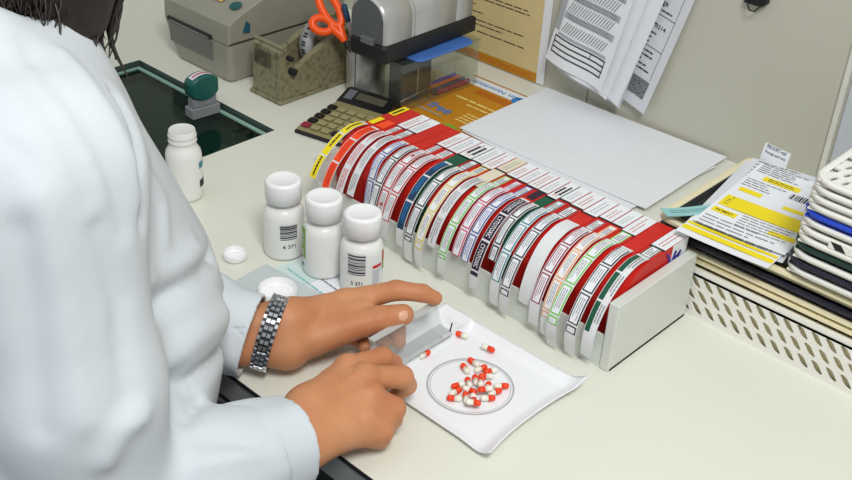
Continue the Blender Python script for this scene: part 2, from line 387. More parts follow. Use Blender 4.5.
for k, (x, ink, style, w, endz, bulge, bs, what) in enumerate(ST):
    xa = RX0+.010 if k == 0 else (ST[k-1][0]+x)/2+.0004; xb = RX1-.0135 if k == len(ST)-1 else (x+ST[k+1][0])/2-.0004
    o0 = (x, BY0, .0045)
    pos = 'leftmost in the rack' if k == 0 else 'rightmost in the rack' if k == len(ST)-1 else 'right of the %s one' % ST[k-1][7]
    root = empty('label_dispenser_box', o0, 0, 'red card box with %s label strip, %s' % (what, pos), 'label box', 'label boxes in the white rack')
    mb = MB(); pr = box_profile(); side_m = red_card if bs != 'D' else INK['darkgreen']
    mb.prism(pr, xa, xb, side_m, axis='x')
    # darker printed front, top panels
    fn = lambda u, v: (u, v, BT+.0003)
    f2 = lambda u, v: (u, v, BT+.0006)
    s = 1 if bs in 'R' else 0
    if bs in 'WCDFB' or k in (12, 13, 19):
        yb = random.uniform(.899, .908)
        mb.surf(fn, xa+.0003, xb-.0003, yb, BY1-.0005, paper_m if bs != 'C' else INK['cream'])
        mb.surf(fn, xa, xb, yb-.0035, yb-.0003, black_ink)
        lines(mb, lambda u, v: f2(xa+v*(xb-xa), yb+.004+u*(BY1-yb-.008)), .0, .25, 1, .75, 2, midgrey_ink if k % 2 else INK['rust'], .22)
        
    if bs == 'D': mb.surf(fn, xa, xb, .875, .899, INK['darkgreen']); lines(mb, lambda u, v: f2(xa+v*(xb-xa), .91+u*.03), 0, .1, 1, .9, 2, black_ink, .5)
    if bs == 'C': mb.surf(fn, xa, xb, .855, .904, INK['cream'])
    if bs in 'OWFBR' and style != 'plain' and k not in (4, 5, 23):
        y0, y1 = .878, .900
        mm = INK.get(ink, grey_ink)
        if style in ('fill', 'cyto'): mb.surf(f2, xa+.002, xb-.002, y0, y1+.0, mm)
        else:
            mb.surf(fn, xa+.0028, xb-.0028, y0-.004, y1-.001, paper_m); frame_rect(mb, f2, xa+.0028, y0-.004, xb-.0028, y1-.001, .0011, mm)
            lines(mb, lambda u, v: f2(xa+v*(xb-xa), y0+u*(y1-y0-.004)), 0, .28, 1, .75, 3, grey_ink, .45)
    if k == 0: mb.surf(f2, xa+.001, xb-.001, .915, BY1-.001, INK['yellow']); lines(mb, lambda u, v: (xa+v*(xb-xa), .918+u*.024, BT+.0009), 0, .3, 1, .7, 1, black_ink, .7)
    b = mb.build('box', root, off=o0)
    if bs == 'B':
        b['label'] = 'red box side with blue pen scribbles'
        pn = MB(); xs_ = xb+.0006
        pn.tube([(xs_, y, z) for y, z in ((.862, .062), (.875, .071), (.89, .076), (.905, .076), (.913, .082), (.905, .094))], .0013, INK['violet'])
        pn.tube([(xs_, y, z) for y, z in ((.914, .070), (.922, .092), (.918, .080), (.932, .088), (.925, .076), (.938, .080))], .0013, INK['violet'])
        pn.surf(lambda u, v: (xb+.0002, u, v), .915, BY1, .06, BT, paper_m)
        pn.build('pen_scribble', root, off=o0)
    # the strip
    P_ = strip_path(endz, bulge); seg = np.linalg.norm(np.diff(P_, axis=0), axis=1); S_ = np.concatenate([[0], np.cumsum(seg)]); LT = S_[-1]
    lean = random.uniform(-.0035, .0030)
    def smap(u, v, h=.0002, P_=P_, S_=S_, LT=LT, x=x, lean=lean):
        q = v*LT; y = np.interp(q, S_, P_[:, 0]); z = np.interp(q, S_, P_[:, 1]); q2 = min(q+.001, LT); q1 = q2-.002
        ty = np.interp(q2, S_, P_[:, 0])-np.interp(q1, S_, P_[:, 0]); tz = np.interp(q2, S_, P_[:, 1])-np.interp(q1, S_, P_[:, 1])
        l = math.hypot(ty, tz); ny, nz = tz/l, -ty/l
        return (x+u+lean*v, y+ny*h, z+nz*h)
    w *= .93; mb = MB()
    ns = 36
    mb.surf(lambda u, v: smap(u, v, 0), -w/2, w/2, 0, 1, strip_m, 1, ns)
    mb.surf(lambda u, v: smap(u, v, -.0004), -w/2, w/2, 0, 1, strip_m, 1, ns, flip=True)
    hw = w/2-.0007; Ls = .036/LT; g = .0025/LT; v = .04; cnt = 0
    endv = max([q/50 for q in range(51) if np.interp(q/50*LT, S_, P_[:, 1]) > max(.036, endz) or q < 20])
    while v < endv-.03 and style != 'plain':
        v1 = min(v+Ls-g, endv+.005); n = 8
        F1 = lambda a, b: smap(a, b, .0003); F2 = lambda a, b: smap(a, b, .0006); F3 = lambda a, b: smap(a, b, .0009)
        m_ = INK.get(ink, grey_ink)
        if style in ('fill', 'cyto'):
            mb.surf(F1, -hw, hw, v, v1, m_, 1, n)
            if style == 'cyto' and v1-v > Ls*.6: put_text(mb, F2, 'CYTOTOXIC', -hw*.55, v+Ls*.08, hw*.55, v+Ls*.85, paper_m, 4)
            elif style == 'fill': lines(mb, lambda a, b: F2(b, a), v+.01, -hw*.6, v1-.01, hw*.6, 2 if ink != 'yellow' else 1, black_ink if ink == 'yellow' else INK['red'] if ink == 'orange' else INK['brightblue'], .4)
        elif style == 'half':
            mb.surf(F1, -hw, -hw*.1, v, v1, m_, 1, n); lines(mb, lambda a, b: F2(b, a), v+.01, 0, v1-.01, hw, 2, grey_ink, .4)
        elif style == 'text':
            lines(mb, lambda a, b: F2(b, a), v, -hw*.8, v1-.01, hw*.8, 3, INK['red'] if ink == 'red' else grey_ink, .35)
        else:
            t = .0014; tv = t/LT
            mb.surf(F1, -hw, hw, v, v1, m_, 1, n)
            mb.surf(F2, -hw+t, hw-t, v+tv, v1-tv, paper_m, 1, n)
            lines(mb, lambda a, b: F3(b, a), v+3*tv, -hw+.0022, v1-3*tv, hw-.0024, 3, grey_ink if ink not in ('maroon', 'blue') else m_, .35)
            if style == 'tri' and cnt % 2 == 0:
                vm = (v+v1)/2; mb.add([F3(-hw*.6, vm+.02), F3(hw*.6, vm+.02), F3(0, vm-.02)], [(0, 1, 2)], m_)
        v += Ls; cnt += 1
    mb.build('label_strip', root, off=o0)

# ================================================================== PAPER GOODS ON THE COUNTER
def sheet(name, c, w, d, rot, z, m, label=None, cat=None, group=None, th=.0004, curl=0, prints=None, parent=None):
    """flat paper, local origin at its centre; prints(mb, fn) draws on it in metres"""
    o = MB(); cz = lambda u, v: curl*((u/w*2)**2)
    o.surf(lambda u, v: (u, v, th+cz(u, v)), -w/2, w/2, -d/2, d/2, m, 8, 8)
    o.surf(lambda u, v: (u, v, cz(u, v)), -w/2, w/2, -d/2, d/2, m, 8, 8, flip=True)
    for a, b in (((-1, -1), (1, -1)), ((1, -1), (1, 1)), ((1, 1), (-1, 1)), ((-1, 1), (-1, -1))):
        o.surf(lambda u, v: (w/2*(a[0]+(b[0]-a[0])*u), d/2*(a[1]+(b[1]-a[1])*u), cz(w/2*(a[0]+(b[0]-a[0])*u), 0)+v), 0, 1, 0, th, m, 8, 1)
    if prints: prints(o, lambda u, v, h=.0003: (u, v, th+h+cz(u, v)))
    return tag(o.build(name, None, (c[0], c[1], z), rot), label, cat, group)

def p_booklet(o, fn):
    f2 = lambda u, v: fn(u, v, .0006)
    o.surf(fn, -.078, .078, .070, .098, paper_m)
    put_text(o, f2, 'Join Nutrition', -.066, .077, .035, .090, INK['brightblue'], 2)
    o.surf(fn, -.078, .078, .0975, .1005, INK['brown'])
    o.add([f2(.036+.016*math.cos(a), .077+.014*math.sin(a)) for a in [i*math.pi/10 for i in range(20)]], [tuple(range(20))], INK['brightblue'])
    put_text(o, f2, 'free', -.052, -.045, -.008, -.022, INK['brightblue'])
    lines(o, f2, -.058, -.058, -.01, -.052, 1, midgrey_ink, .6, 0)
    lines(o, f2, -.035, .046, .045, .064, 3, INK['rust'], .5, .3)
    lines(o, f2, -.045, .012, .075, .024, 1, INK['paleyellow'], .5, 0, True)
    lines(o, f2, -.012, .000, .075, .010, 1, INK['paleyellow'], .5, .2, True)
    lines(o, f2, .01, -.05, .06, -.015, 4, INK['paleyellow'], .5, .3)
    o.add([f2(.022+.02*math.cos(a), -.083+.018*math.sin(a)) for a in [i*math.pi/10 for i in range(20)]], [tuple(range(20))], INK['lime'])
sheet('booklet', (-.958, 1.173), .156, .205, math.radians(0), .0005, INK['brown'], 'orange booklet reading free in blue, under the white sheets behind the label rack', 'booklet', th=.002, prints=p_booklet)
sheet('paper_sheet', (-.758, 1.197), .297, .21, math.radians(-4.0), .0042, paper_m, 'lower white blank sheet peeping out at the right of the upper sheet', 'paper sheet', 'blank white sheets behind the rack', curl=.0)
sheet('paper_sheet', (-.762, 1.214), .317, .214, math.radians(1.2), .0050, paper_m, 'large blank white sheet lying on top behind the label rack', 'paper sheet', 'blank white sheets behind the rack', th=.0012, curl=.001)
pale_teal = mat('pale_teal_paper', (205, 224, 222), .7, var=.02)
def p_form(o, fn):
    o.surf(fn, -.049, .0, -.05, .03, pale_teal)
    for i in range(5): lines(o, lambda u, v: fn(u, v, .0006), -.04+.03*(i % 2), .040-.017*i, .045, .045-.017*i, 1, grey_ink if i % 2 else mat('teal_ink', (120, 190, 190), .6), .4, .4)
def p_form2(o, fn):
    lines(o, lambda u, v: fn(u, v, .0006), -.045, -.04, .045, .04, 9, grey_ink, .22, .6)
bag = mat('glassine', (196, 205, 206), .6, var=.03)
sheet('prescription_form', (-.771, .672), .100, .104, math.radians(-4), .0003, paper_m, 'white and pale teal printed slip lying in front of and under the pill bottles', 'paper slip', prints=p_form, th=.0005)
sheet('paper_bag', (-.783, .632), .095, .085, math.radians(4), .0012, bag, 'pale grey translucent paper bag beneath the coat sleeve', 'paper bag', th=.0006)

# ================================================================== PILL BOTTLES
bottle_m = mat('bottle_white', (236, 237, 234), .32, var=.006, spec=.5, sss=.0)
cap_m = mat('cap_white', (243, 244, 245), .35, var=.006)
def cyl_map(r, a0):
    return lambda u, v, h=.0003: ((r+h)*math.cos(a0+u/r), (r+h)*math.sin(a0+u/r), v)
def bottle_body(mb, r, h, neck):
    sh = h-.008
    prof = [(0, 0), (r-.004, 0), (r-.001, .0015), (r, .005), (r, sh-.012), (r-.001, sh-.006), (r-.004, sh-.001), (r-.009, sh+.003), (neck, sh+.005), (neck, h+.008)]
    mb.lathe(prof, bottle_m, 48)
def cap_geo(mb, r, z0, h):
    n = 72; prof = [(r-.002, z0), (r, z0+.001), (r, z0+h-.004), (r-.001, z0+h-.0015), (r-.004, z0+h), (r-.005, z0+h-.0006), (0, z0+h-.0006)]
    vs = []; fs = []
    for j, (q, z) in enumerate(prof):
        for i in range(n): a = 2*math.pi*i/n; qq = q-(.0004 if (i % 2 and j in (1, 2)) else 0); vs.append((qq*math.cos(a), qq*math.sin(a), z))
    for k in range(len(prof)-1):
        for i in range(n): fs.append((k*n+i, k*n+(i+1) % n, (k+1)*n+(i+1) % n, (k+1)*n+i))
    mb.add(vs, fs, cap_m, True)
ANG = math.atan2(-.70, .72)   # outward angle that faces the viewer's side
def label_barcode(mb, r, a0, z0, z1):
    fn = cyl_map(r, a0); z = z0
    mb.surf(fn, -.011, .011, z0-.002, z1+.002, paper_m, 6, 1)
    while z < z1-.001:
        t = random.choice((.0006, .001, .0018)); mb.surf(lambda u, v: fn(u, v, .0006), -.010, .010, z, z+t, grey_ink if t < .001 else black_ink, 6, 1); z += t+random.choice((.0007, .0012))
def make_bottle(loc, label, deco, h=.076):
    t = empty('pill_bottle', loc, 0, label, 'pill bottle', 'capped pill bottles on the counter')
    mb = MB(); bottle_body(mb, .0240, h, .0175); mb.build('body', t)
    mb = MB(); cap_geo(mb, .0212, h-.0015, .0265); mb.build('cap', t)
    mb = MB(); deco(mb); mb.build('sticker', t); return t
def deco1(mb):
    label_barcode(mb, .0240, ANG+.30, .030, .050); put_text(mb, cyl_map(.0240, ANG+.30), '6 371', -.007, .018, .008, .023, black_ink)
def deco2(mb):
    fn = cyl_map(.0240, ANG-1.25); mb.surf(fn, -.006, .006, .022, .062, INK['lime'], 6, 1); put_text(mb, lambda u, v: fn(u, v, .0006), 'R 20', -.002, .026, .003, .056, paper_m, 1)
    mb.surf(fn, -.005, .002, .010, .014, grey_ink, 3, 1)
def deco3(mb):
    label_barcode(mb, .0240, ANG-.25, .030, .056); put_text(mb, cyl_map(.0240, ANG-.25), '5 371', -.006, .016, .007, .021, black_ink)
    fn = cyl_map(.0240, ANG+.85); f2 = lambda u, v: fn(u, v, .0006)
    mb.surf(fn, -.009, .013, .014, .052, paper_m, 8, 1); mb.surf(f2, -.008, .005, .037, .041, INK['red'], 5, 1); lines(mb, f2, -.008, .016, .004, .035, 8, grey_ink, .35, .3)
    mb.surf(f2, .007, .0125, .040, .054, INK['rust'], 3, 1); mb.surf(f2, .007, .0125, .030, .039, INK['lime'], 3, 1)
make_bottle((-.842, .706, .0), 'white capped pill bottle, farthest left of the three, showing a barcode', deco1, .073)
make_bottle((-.781, .713, .0013), 'white capped pill bottle in the middle, with a green edged sticker', deco2, .073)
make_bottle((-.727, .721, .0013), 'white capped pill bottle nearest the tray, with barcode and red line', deco3, .073)
# opened bottle
ob = empty('open_pill_bottle', (-1.026, .700, 0), 0, 'uncapped white pill bottle standing alone beside the glazed well', 'pill bottle')
mb = MB(); r = .0225; h = .071
mb.lathe([(0, 0), (r-.003, 0), (r-.001, .0015), (r, .005), (r, h-.012), (r-.001, h-.006), (r-.004, h-.001), (.0165, h+.003), (.0162, h+.006), (.0178, h+.0075), (.0178, h+.009), (.0165, h+.0105),
          (.0165, h+.013), (.0178, h+.0145), (.0178, h+.016), (.0165, h+.0175), (.0165, h+.0215), (.0160, h+.0225), (.0148, h+.0215), (.0145, h-.005), (.019, h-.015), (.019, .004), (0, .004)], bottle_m, 40)
mb.build('body', ob)
mb = MB(); fn = cyl_map(.0225, ANG+1.25); mb.surf(fn, -.004, .010, .044, .053, INK['teal'], 6, 1); mb.surf(fn, -.004, .010, .018, .028, black_ink, 6, 1); mb.build('sticker', ob)
# loose caps
def loose_cap(loc, r, h, label):
    mb = MB(); t = .0015
    mb.lathe([(0, 0), (r-.002, 0), (r, .002), (r, h-.0008), (r-.0008, h), (r-t, h-.0008), (r-t, .003), (r-.004, .0025), (r-.0045, .0035), (r-.006, .0022), (0, .0022)], cap_m, 40)
    for i in range(40):
        a = 2*math.pi*i/40; mb.box((r-.0002, -.0006, .003), (r+.0004, .0006, h-.002), cap_m, mtx=Matrix.Rotation(a, 4, 'Z'))
    tag(mb.build('bottle_cap', None, loc), label, 'bottle cap', 'loose bottle caps')
loose_cap((-.868, .653, 0), .0135, .010, 'small white bottle cap lying upturned on bare worktop near the coat')
loose_cap((-.773, .637, .0022), .0210, .013, 'larger white bottle cap lying upturned on the slip near the wristwatch')

# ================================================================== COUNTING TRAY
TX0, TX1, TY0, TY1 = -.627, -.443, .610, .753
tray_m = mat('tray_white', (238, 240, 243), .28, var=.006, spec=.5)
tc_ = ((TX0+TX1)/2, (TY0+TY1)/2, 0)
tray = empty('counting_tray', tc_, 0, 'white pill counting tray with ring mark, raised sides and a lidded trough', 'counting tray')
def tray_z(x, y):
    """height of the tray surface"""
    u = (x-TX0)/(TX1-TX0); v = (y-TY0)/(TY1-TY0)
    z = .0045
    def ramp(d, w, hh): return hh*max(0, 1-d/w)**1.6
    z += ramp(TX1-x, .016, .010)*(.5+.5*abs(2*v-1)**2) + ramp(TY1-y, .014, .009) + ramp(y-TY0, .008, .002)
    e = .006
    if x < TX0+.040:   # trough
        t = (x-TX0)/.040; z = .003+.012*abs(2*t-1)**4
        if y < TY0+.012: z = max(z, .013-.8*(y-TY0))
        if y > TY1-.014: z = max(z, .015-(TY1-y)*.4)
    return z
def warp(x, y):
    """pulled-out pouring corners"""
    u = (x-TX0)/(TX1-TX0); v = (y-TY0)/(TY1-TY0)
    s = max(0, u-.8)/.2; k = abs(2*v-1)**3
    bite = .006*s*(1-abs(2*v-1)**2)
    return x-bite+.004*s*k, y+.003*s*k*(1 if v > .5 else -1)
mb = MB(); nx, ny = 70, 54; top = []; 
for j in range(ny+1):
    for i in range(nx+1):
        x = TX0+(TX1-TX0)*i/nx; y = TY0+(TY1-TY0)*j/ny; X, Y = warp(x, y); top.append((X, Y, tray_z(x, y)))
bot = [(x, y, z-.0018) for x, y, z in top]; N1 = len(top)
fs = []
for j in range(ny):
    for i in range(nx): a = j*(nx+1)+i; fs += [(a, a+1, a+nx+2, a+nx+1), (N1+a+nx+1, N1+a+nx+2, N1+a+1, N1+a)]
rim = [i for i in range(nx+1)]+[(j+1)*(nx+1)+nx for j in range(ny)]+[ny*(nx+1)+nx-1-i for i in range(nx)]+[(ny-1-j)*(nx+1) for j in range(ny-1)]
for k in range(len(rim)): a, b = rim[k], rim[(k+1) % len(rim)]; fs.append((a, N1+a, N1+b, b))
mb.add(top+bot, fs, tray_m, True)
for x in (TX0+.05, TX1-.02):
    for y in (TY0+.02, TY1-.02): mb.lathe([(0, 0), (.005, 0), (.005, .003), (0, .003)], tray_m, 12, (x, y, 0))
mb.build('tray_body', tray, off=tc_)
mb = MB(); rg = mat('ring_grey', (176, 178, 180), .4); rc = (-.5225, .6755, 0)
for rr, wd in ((.0432, .0009), (.0405, .0003)):
    vs = []; 
    for i in range(96):
        a = 2*math.pi*i/96; cz = .0049
        vs += [(rc[0]+(rr-wd)*math.cos(a), rc[1]+(rr-wd)*math.sin(a), cz), (rc[0]+(rr+wd)*math.cos(a), rc[1]+(rr+wd)*math.sin(a), cz)]
    mb.add(vs, [(2*i, 2*i+1, (2*i+3) % 192, (2*i+2) % 192) for i in range(96)], rg)
mb.build('ring_mark', tray, off=tc_)
mb = MB(); groove = mat('trough_grey', (196, 198, 203), .35)
mb.surf(lambda u, v: (u, v, tray_z(u, v)+.0004), TX0+.012, TX0+.028, TY0+.016, TY1-.022, groove, 6, 10); mb.build('trough_floor', tray, off=tc_)
# clear lid, hinged open
lid_m = clear('lid_plastic', (250, 252, 252), .93, .04)
lx = TX0+.042
mb = MB()
L0 = Vector((lx, 0, .016)); L1 = Vector((lx-.016, 0, .051))
def lidpt(y, t, off=0): p = L0.lerp(L1, t); return (p.x+off, y, p.z)
for t0, t1, th in ((0, 1, .0012),):
    vs = [lidpt(y, t, o) for y in (.613, .706) for t in (t0, t1) for o in (-th, th)]
    mb.add(vs, [(0, 1, 3, 2), (4, 6, 7, 5), (0, 4, 5, 1), (2, 3, 7, 6), (0, 2, 6, 4), (1, 5, 7, 3)], lid_m)
mb.box((lx-.0195, .612, .0495), (lx-.0125, .707, .0515), clear('lid_edge', (225, 228, 228), .5, .1)); mb.add([(lx, .706, .016), (lx-.010, .706, .018), (lx-.022, .706, .049), (lx-.016, .706, .050)], [(0, 1, 2, 3)], lid_m)
mb.box((lx-.001, .613, .0155), (lx+.002, .706, .018), clear('lid_edge', (225, 228, 228), .5, .1))
ld = mb.build('clear_lid', tray, off=tc_); ld['label'] = 'clear plastic hinged lid'
mb = MB(); mb.tube([(lx, .700, .017), (lx, .714, .017)], .0025, mat('hinge', (200, 202, 205), .3), 10); mb.tube([(lx, .712, .017), (lx+.001, .714, .030)], .0008, black_ink, 6); mb.build('hinge', ld)
ld.children[0].location = (-tc_[0], -tc_[1], 0)

# capsules
def make_capsule():
    t = empty('capsule', (0, 0, 0)); R = .0033
    def half(s, r):
        pr = [(0, 0)]+[(r, 0)]+[(r, .0052)]+[(r*math.cos(a), .0052+r*math.sin(a)) for a in [i*math.pi/2/5 for i in range(1, 6)]]
        mb = MB(); mb.lathe(pr, caps_red if s > 0 else caps_white, 14, mtx=Matrix.Rotation(math.pi/2*s, 4, 'Y')); return mb
    half(1, R+.00012).build('red_half', t); half(-1, R).build('white_half', t); return t
caps_red = mat('capsule_red', (240, 62, 10), .25, var=.03, coat=.3); caps_white = mat('capsule_cream', (238, 236, 222), .3, var=.02, coat=.3)
CAPS = [(-0.5424, 0.7032, -180, 0),
 (-0.5417, 0.689, 158, 0),
 (-0.5299, 0.7004, 78, 0),
 (-0.5214, 0.7047, -114, 0),
 (-0.5208, 0.6935, -141, 0),
 (-0.5236, 0.6819, 137, 0),
 (-0.5122, 0.6788, 125, 1),
 (-0.5228, 0.6742, 145, 0),
 (-0.5255, 0.6648, -110, 0),
 (-0.5073, 0.6835, 112, 0),
 (-0.4985, 0.6947, 47, 0),
 (-0.5025, 0.6738, -128, 1),
 (-0.4965, 0.6822, 67, 0),
 (-0.5164, 0.6657, 19, 0),
 (-0.5176, 0.6479, -143, 0),
 (-0.5114, 0.656, 137, 0),
 (-0.4964, 0.6712, 53, 0),
 (-0.507, 0.6611, -43, 0),
 (-0.4972, 0.6498, 42, 1),
 (-0.5248, 0.656, 80, 0),
 (-0.5813, 0.7279, -163, 0),
 (-0.5463, 0.7301, 14, 0),
 (-0.5851, 0.6747, 88, 0)]

def spread(C, R=.0036, L=.0044, it=60):
    P = [[c[0], c[1], math.radians(c[2]), c[3]] for c in C]
    for _ in range(it):
        for i in range(len(P)):
            for j in range(i):
                if P[i][3] != P[j][3]: continue
                best = None
                for a in (-1, -.5, 0, .5, 1):
                    for b in (-1, -.5, 0, .5, 1):
                        dx = P[i][0]+a*L*math.cos(P[i][2])-P[j][0]-b*L*math.cos(P[j][2]); dy = P[i][1]+a*L*math.sin(P[i][2])-P[j][1]-b*L*math.sin(P[j][2])
                        d = math.hypot(dx, dy)
                        if best is None or d < best[0]: best = (d, dx, dy)
                d, dx, dy = best
                if d < 2*R:
                    d = max(d, 1e-5); k = (2*R-d)/d*.3
                    P[i][0] += dx*k; P[i][1] += dy*k; P[j][0] -= dx*k; P[j][1] -= dy*k
    return P
proto = make_capsule()
WHERE = ['at the far end of the heap', 'at the left end of the heap, apart', 'in the far part of the heap', 'at the far right edge of the heap', 'in the upper middle of the heap', 'at the upper left of the heap',
 'lying on top in the middle of the heap', 'at the left of the heap', 'at the lower left of the heap', 'right of the middle of the heap', 'rightmost of all in the ring', 'lying on top, near the heap centre',
 'second from the right in the heap', 'left of the heap centre', 'at the lowest left corner of the heap', 'in the lower left of the heap', 'right of centre, near the heap edge', 'in the lower middle of the heap', 'nearest the viewer, on top of the heap edge', 'in the left part of the heap, half covered',
 'alone by the far corner of the tray, outside the ring', 'alone by the far right side of the tray, outside the ring', 'alone by the trough, beside the fingers']
for i, (x, y, a, l) in enumerate(spread(CAPS)):
    o = proto if i == 0 else copy_tree(proto)
    z = .0045+.0035+l*.0058
    if i >= 20: z = .0045+.0036+(.002 if i == 21 else .001)
    o.location = (x, y, z); o.rotation_euler = (0, random.uniform(-.08, .08) if l == 0 else .12, a); o.scale = (.92,)*3
    tag(o, 'red and cream capsule '+WHERE[i], 'capsule', 'capsules on the counting tray')

# ================================================================== HAND STAMP
st = empty('hand_stamp', (-1.223, .874, -.011), math.radians(86), 'green and grey hand stamp standing on the glass', 'stamp')
grey_st = mat('stamp_grey', (138, 142, 145), .45); green_st = mat('stamp_green', (22, 92, 84), .35, var=.05)
mb = MB(); mb.box((-.024, -.011, 0), (.024, .011, .016), grey_st, .002); mb.box((-.020, -.008, .016), (.020, .008, .030), grey_st, .002); mb.build('base', st)
mb = MB(); pr = [(.024*math.cos(a)*(1.0 if math.sin(a) > 0 else .98), .046+(.019 if math.sin(a) > 0 else .020)*math.sin(a)) for a in [2*math.pi*i/28 for i in range(28)]]
pr = [(max(-.023, min(.023, x*1.12)), z) for x, z in pr]
mb.prism(pr, -.012, .012, green_st, bev=.003, axis='y', smooth=True); mb.build('grip', st)
mb = MB(); top = lambda u, v: (u, v, .0655-.009*(u/.024)**2*1.0)
mb.surf(top, -.018, .018, -.006, .006, mat('stamp_label', (222, 222, 226), .5), 10, 1); lines(mb, lambda u, v: (top(u, v)[0], v, top(u, v)[2]+.0004), -.015, -.003, .015, .003, 1, INK['red'], .5, 0, True, 2); mb.build('index_label', st)

# ================================================================== LABEL PRINTER
pm = mat('printer_beige', (150, 148, 134), .5, var=.02, bump=.15, bscale=600)
pm2 = mat('printer_front', (112, 112, 104), .45, var=.05); prn_o = (-1.346, .964, 0)
prn = empty('label_printer', prn_o, 0, 'beige grey desktop label printer with green button and paper slot', 'printer')
PX0, PX1, PY0, PY1 = -1.432, -1.263, .957, 1.20
def px_section(z):  # the left foot is drawn in
    return (PX0+.034*max(0, 1-z/.06)**1.3, PX1)
mb = MB(); zz = [0.0, .004, .02, .04, .0595]; vs = []; fs = []
for z in zz:
    a, b = px_section(z); e = .004 if z == 0 else 0
    vs += [(x, y, z) for x, y in rrect(a+e, PY0+e, b-e, PY1-e, .010, 4)]
n = 20
fs.append(tuple(reversed(range(n)))); fs.append(tuple(range((len(zz)-1)*n, len(zz)*n)))
for k in range(len(zz)-1): fs += [(k*n+i, k*n+(i+1) % n, (k+1)*n+(i+1) % n, (k+1)*n+i) for i in range(n)]
mb.add(vs, fs, pm); mb.build('lower_case', prn, off=prn_o)
mb = MB(); 
prof = [(PY0+.001, .061), (PY1, .061), (PY1, .125), (PY1-.03, .146), (1.10, .142), (1.03, .124), (.985, .106), (PY0+.010, .098), (PY0+.002, .092)]
mb.prism(prof, PX0, PX1, pm, bev=.004, axis='x'); mb.build('lid', prn, off=prn_o)
mb = MB(); mb.box((PX0+.004, PY0+.004, .0593), (PX1-.004, PY1-.004, .0612), black_pl); mb.build('seam', prn, off=prn_o)
mb = MB(); mb.box((-1.415, PY0-.0012, .026), (-1.303, PY0+.001, .0585), pm2, .0015); mb.build('front_flap', prn, off=prn_o)
mb = MB(); mb.box((-1.418, PY0-.0016, .0600), (-1.306, PY0+.001, .0665), black_pl); mb.box((-1.410, PY0-.0022, .0605), (-1.312, PY0-.0014, .0622), mat('steel', (170, 172, 175), .3, 1))
mb.build('paper_slot', prn, off=prn_o)
slope = lambda x, y: .0985+(y-.967)*.45
mb = MB(); mb.add([(-1.288+.011*math.cos(a), .992+.009*math.sin(a), .1115+.0035*math.sin(a)) for a in [i*math.pi/12 for i in range(24)]], [tuple(range(24))], mat('printer_button', (30, 90, 88), .35)); mb.build('feed_button', prn, off=prn_o)
mb = MB(); fn = lambda u, v: (u, v, .1085+(v-.985)*.42)
mb.surf(fn, -1.365, -1.318, .988, 1.022, mat('sticker_orange', (214, 160, 120), .6, col2=(222, 178, 90)));
lines(mb, lambda u, v: (u, v, fn(u, v)[2]+.0005), -1.360, .993, -1.325, 1.018, 3, black_ink, .6, .2); mb.build('sticker', prn, off=prn_o)
mb = MB(); mb.surf(lambda u, v: (u, v, .1255+(v-1.03)*.257), -1.315, -1.285, 1.033, 1.075, mat('window_dark', (30, 28, 50), .2)); mb.build('window', prn, off=prn_o)
mb = MB(); mb.prism([(.984, .078), (.996, .076), (.997, .089), (.991, .094)], PX1-.001, PX1+.003, mat('latch_blue', (35, 85, 105), .35), axis='x'); mb.build('latch', prn, off=prn_o)

# ================================================================== TAPE DISPENSER
tm = mat('stained_olive_metal', (134, 129, 100), .42, scale=120, col2=(84, 79, 58), lo=.48, hi=.75, bump=.3)
to = (-1.188, .966, 0); td = empty('tape_dispenser', to, 0, 'old stained olive grey tape dispenser with a paper label roll', 'tape dispenser')
prof = [(.966, .0), (1.155, .0), (1.155, .088), (1.14, .094), (1.075, .084), (1.03, .064), (.993, .045), (.984, .050), (.982, .080), (.974, .085), (.969, .080)]
prof2 = [(.966, 0), (1.155, 0), (1.155, .03), (.995, .03), (.986, .045), (.982, .080), (.974, .085), (.969, .080)]
for a, b in ((-1.220, -1.209), (-1.166, -1.155)):
    mb = MB(); mb.prism(prof, a, b, tm, bev=.0015, axis='x'); mb.build('side_wall', td, off=to)
mb = MB(); mb.prism(prof2, -1.2088, -1.1662, tm, axis='x'); mb.box((-1.224, .962, -.0), (-1.151, 1.159, .006), tm, .003); mb.build('body', td, off=to)
mb = MB(); mb.box((-1.213, .9655, .052), (-1.178, .9685, .074), mat('stain_plate', (92, 90, 70), .4, col2=(60, 58, 42), scale=70)); mb.build('front_plate', td, off=to)
mb = MB(); mb.tube([(-1.222, .975, .086), (-1.153, .975, .086)], .0035, tm, 10); mb.tube([(-1.156, .981, .072), (-1.147, .983, .071)], .004, black_pl, 10); mb.tube([(-1.156, .986, .050), (-1.146, .988, .049)], .0055, black_pl, 10); mb.build('cutter_bar', td, off=to)
ry = (-1.1875, 1.080, .062)
mb = MB(); mb.lathe([(.026, -.010), (.040, -.010), (.040, .010), (.026, .010), (.026, -.010)], mat('roll_white', (178, 180, 184), .5), 48, mtx=Matrix.Translation(ry) @ Matrix.Rotation(math.pi/2, 4, 'Y'))
for i in range(30):
    a = math.pi*(.25+i*.035); 
    if i % 3: mb.surf(lambda u, v: (ry[0]+v, ry[1]+.0404*math.cos(u), ry[2]+.0404*math.sin(u)), a, a+.07, -.004, .004, black_ink, 2, 1)
r_ = mb.build('label_roll', td, off=to)
mb = MB(); mb.lathe([(0, -.013), (.0255, -.013), (.0255, .013), (0, .013)], mat('core_brown', (92, 86, 66), .6), 32, mtx=Matrix.Translation(ry) @ Matrix.Rotation(math.pi/2, 4, 'Y')); mb.build('hub', td, off=to)

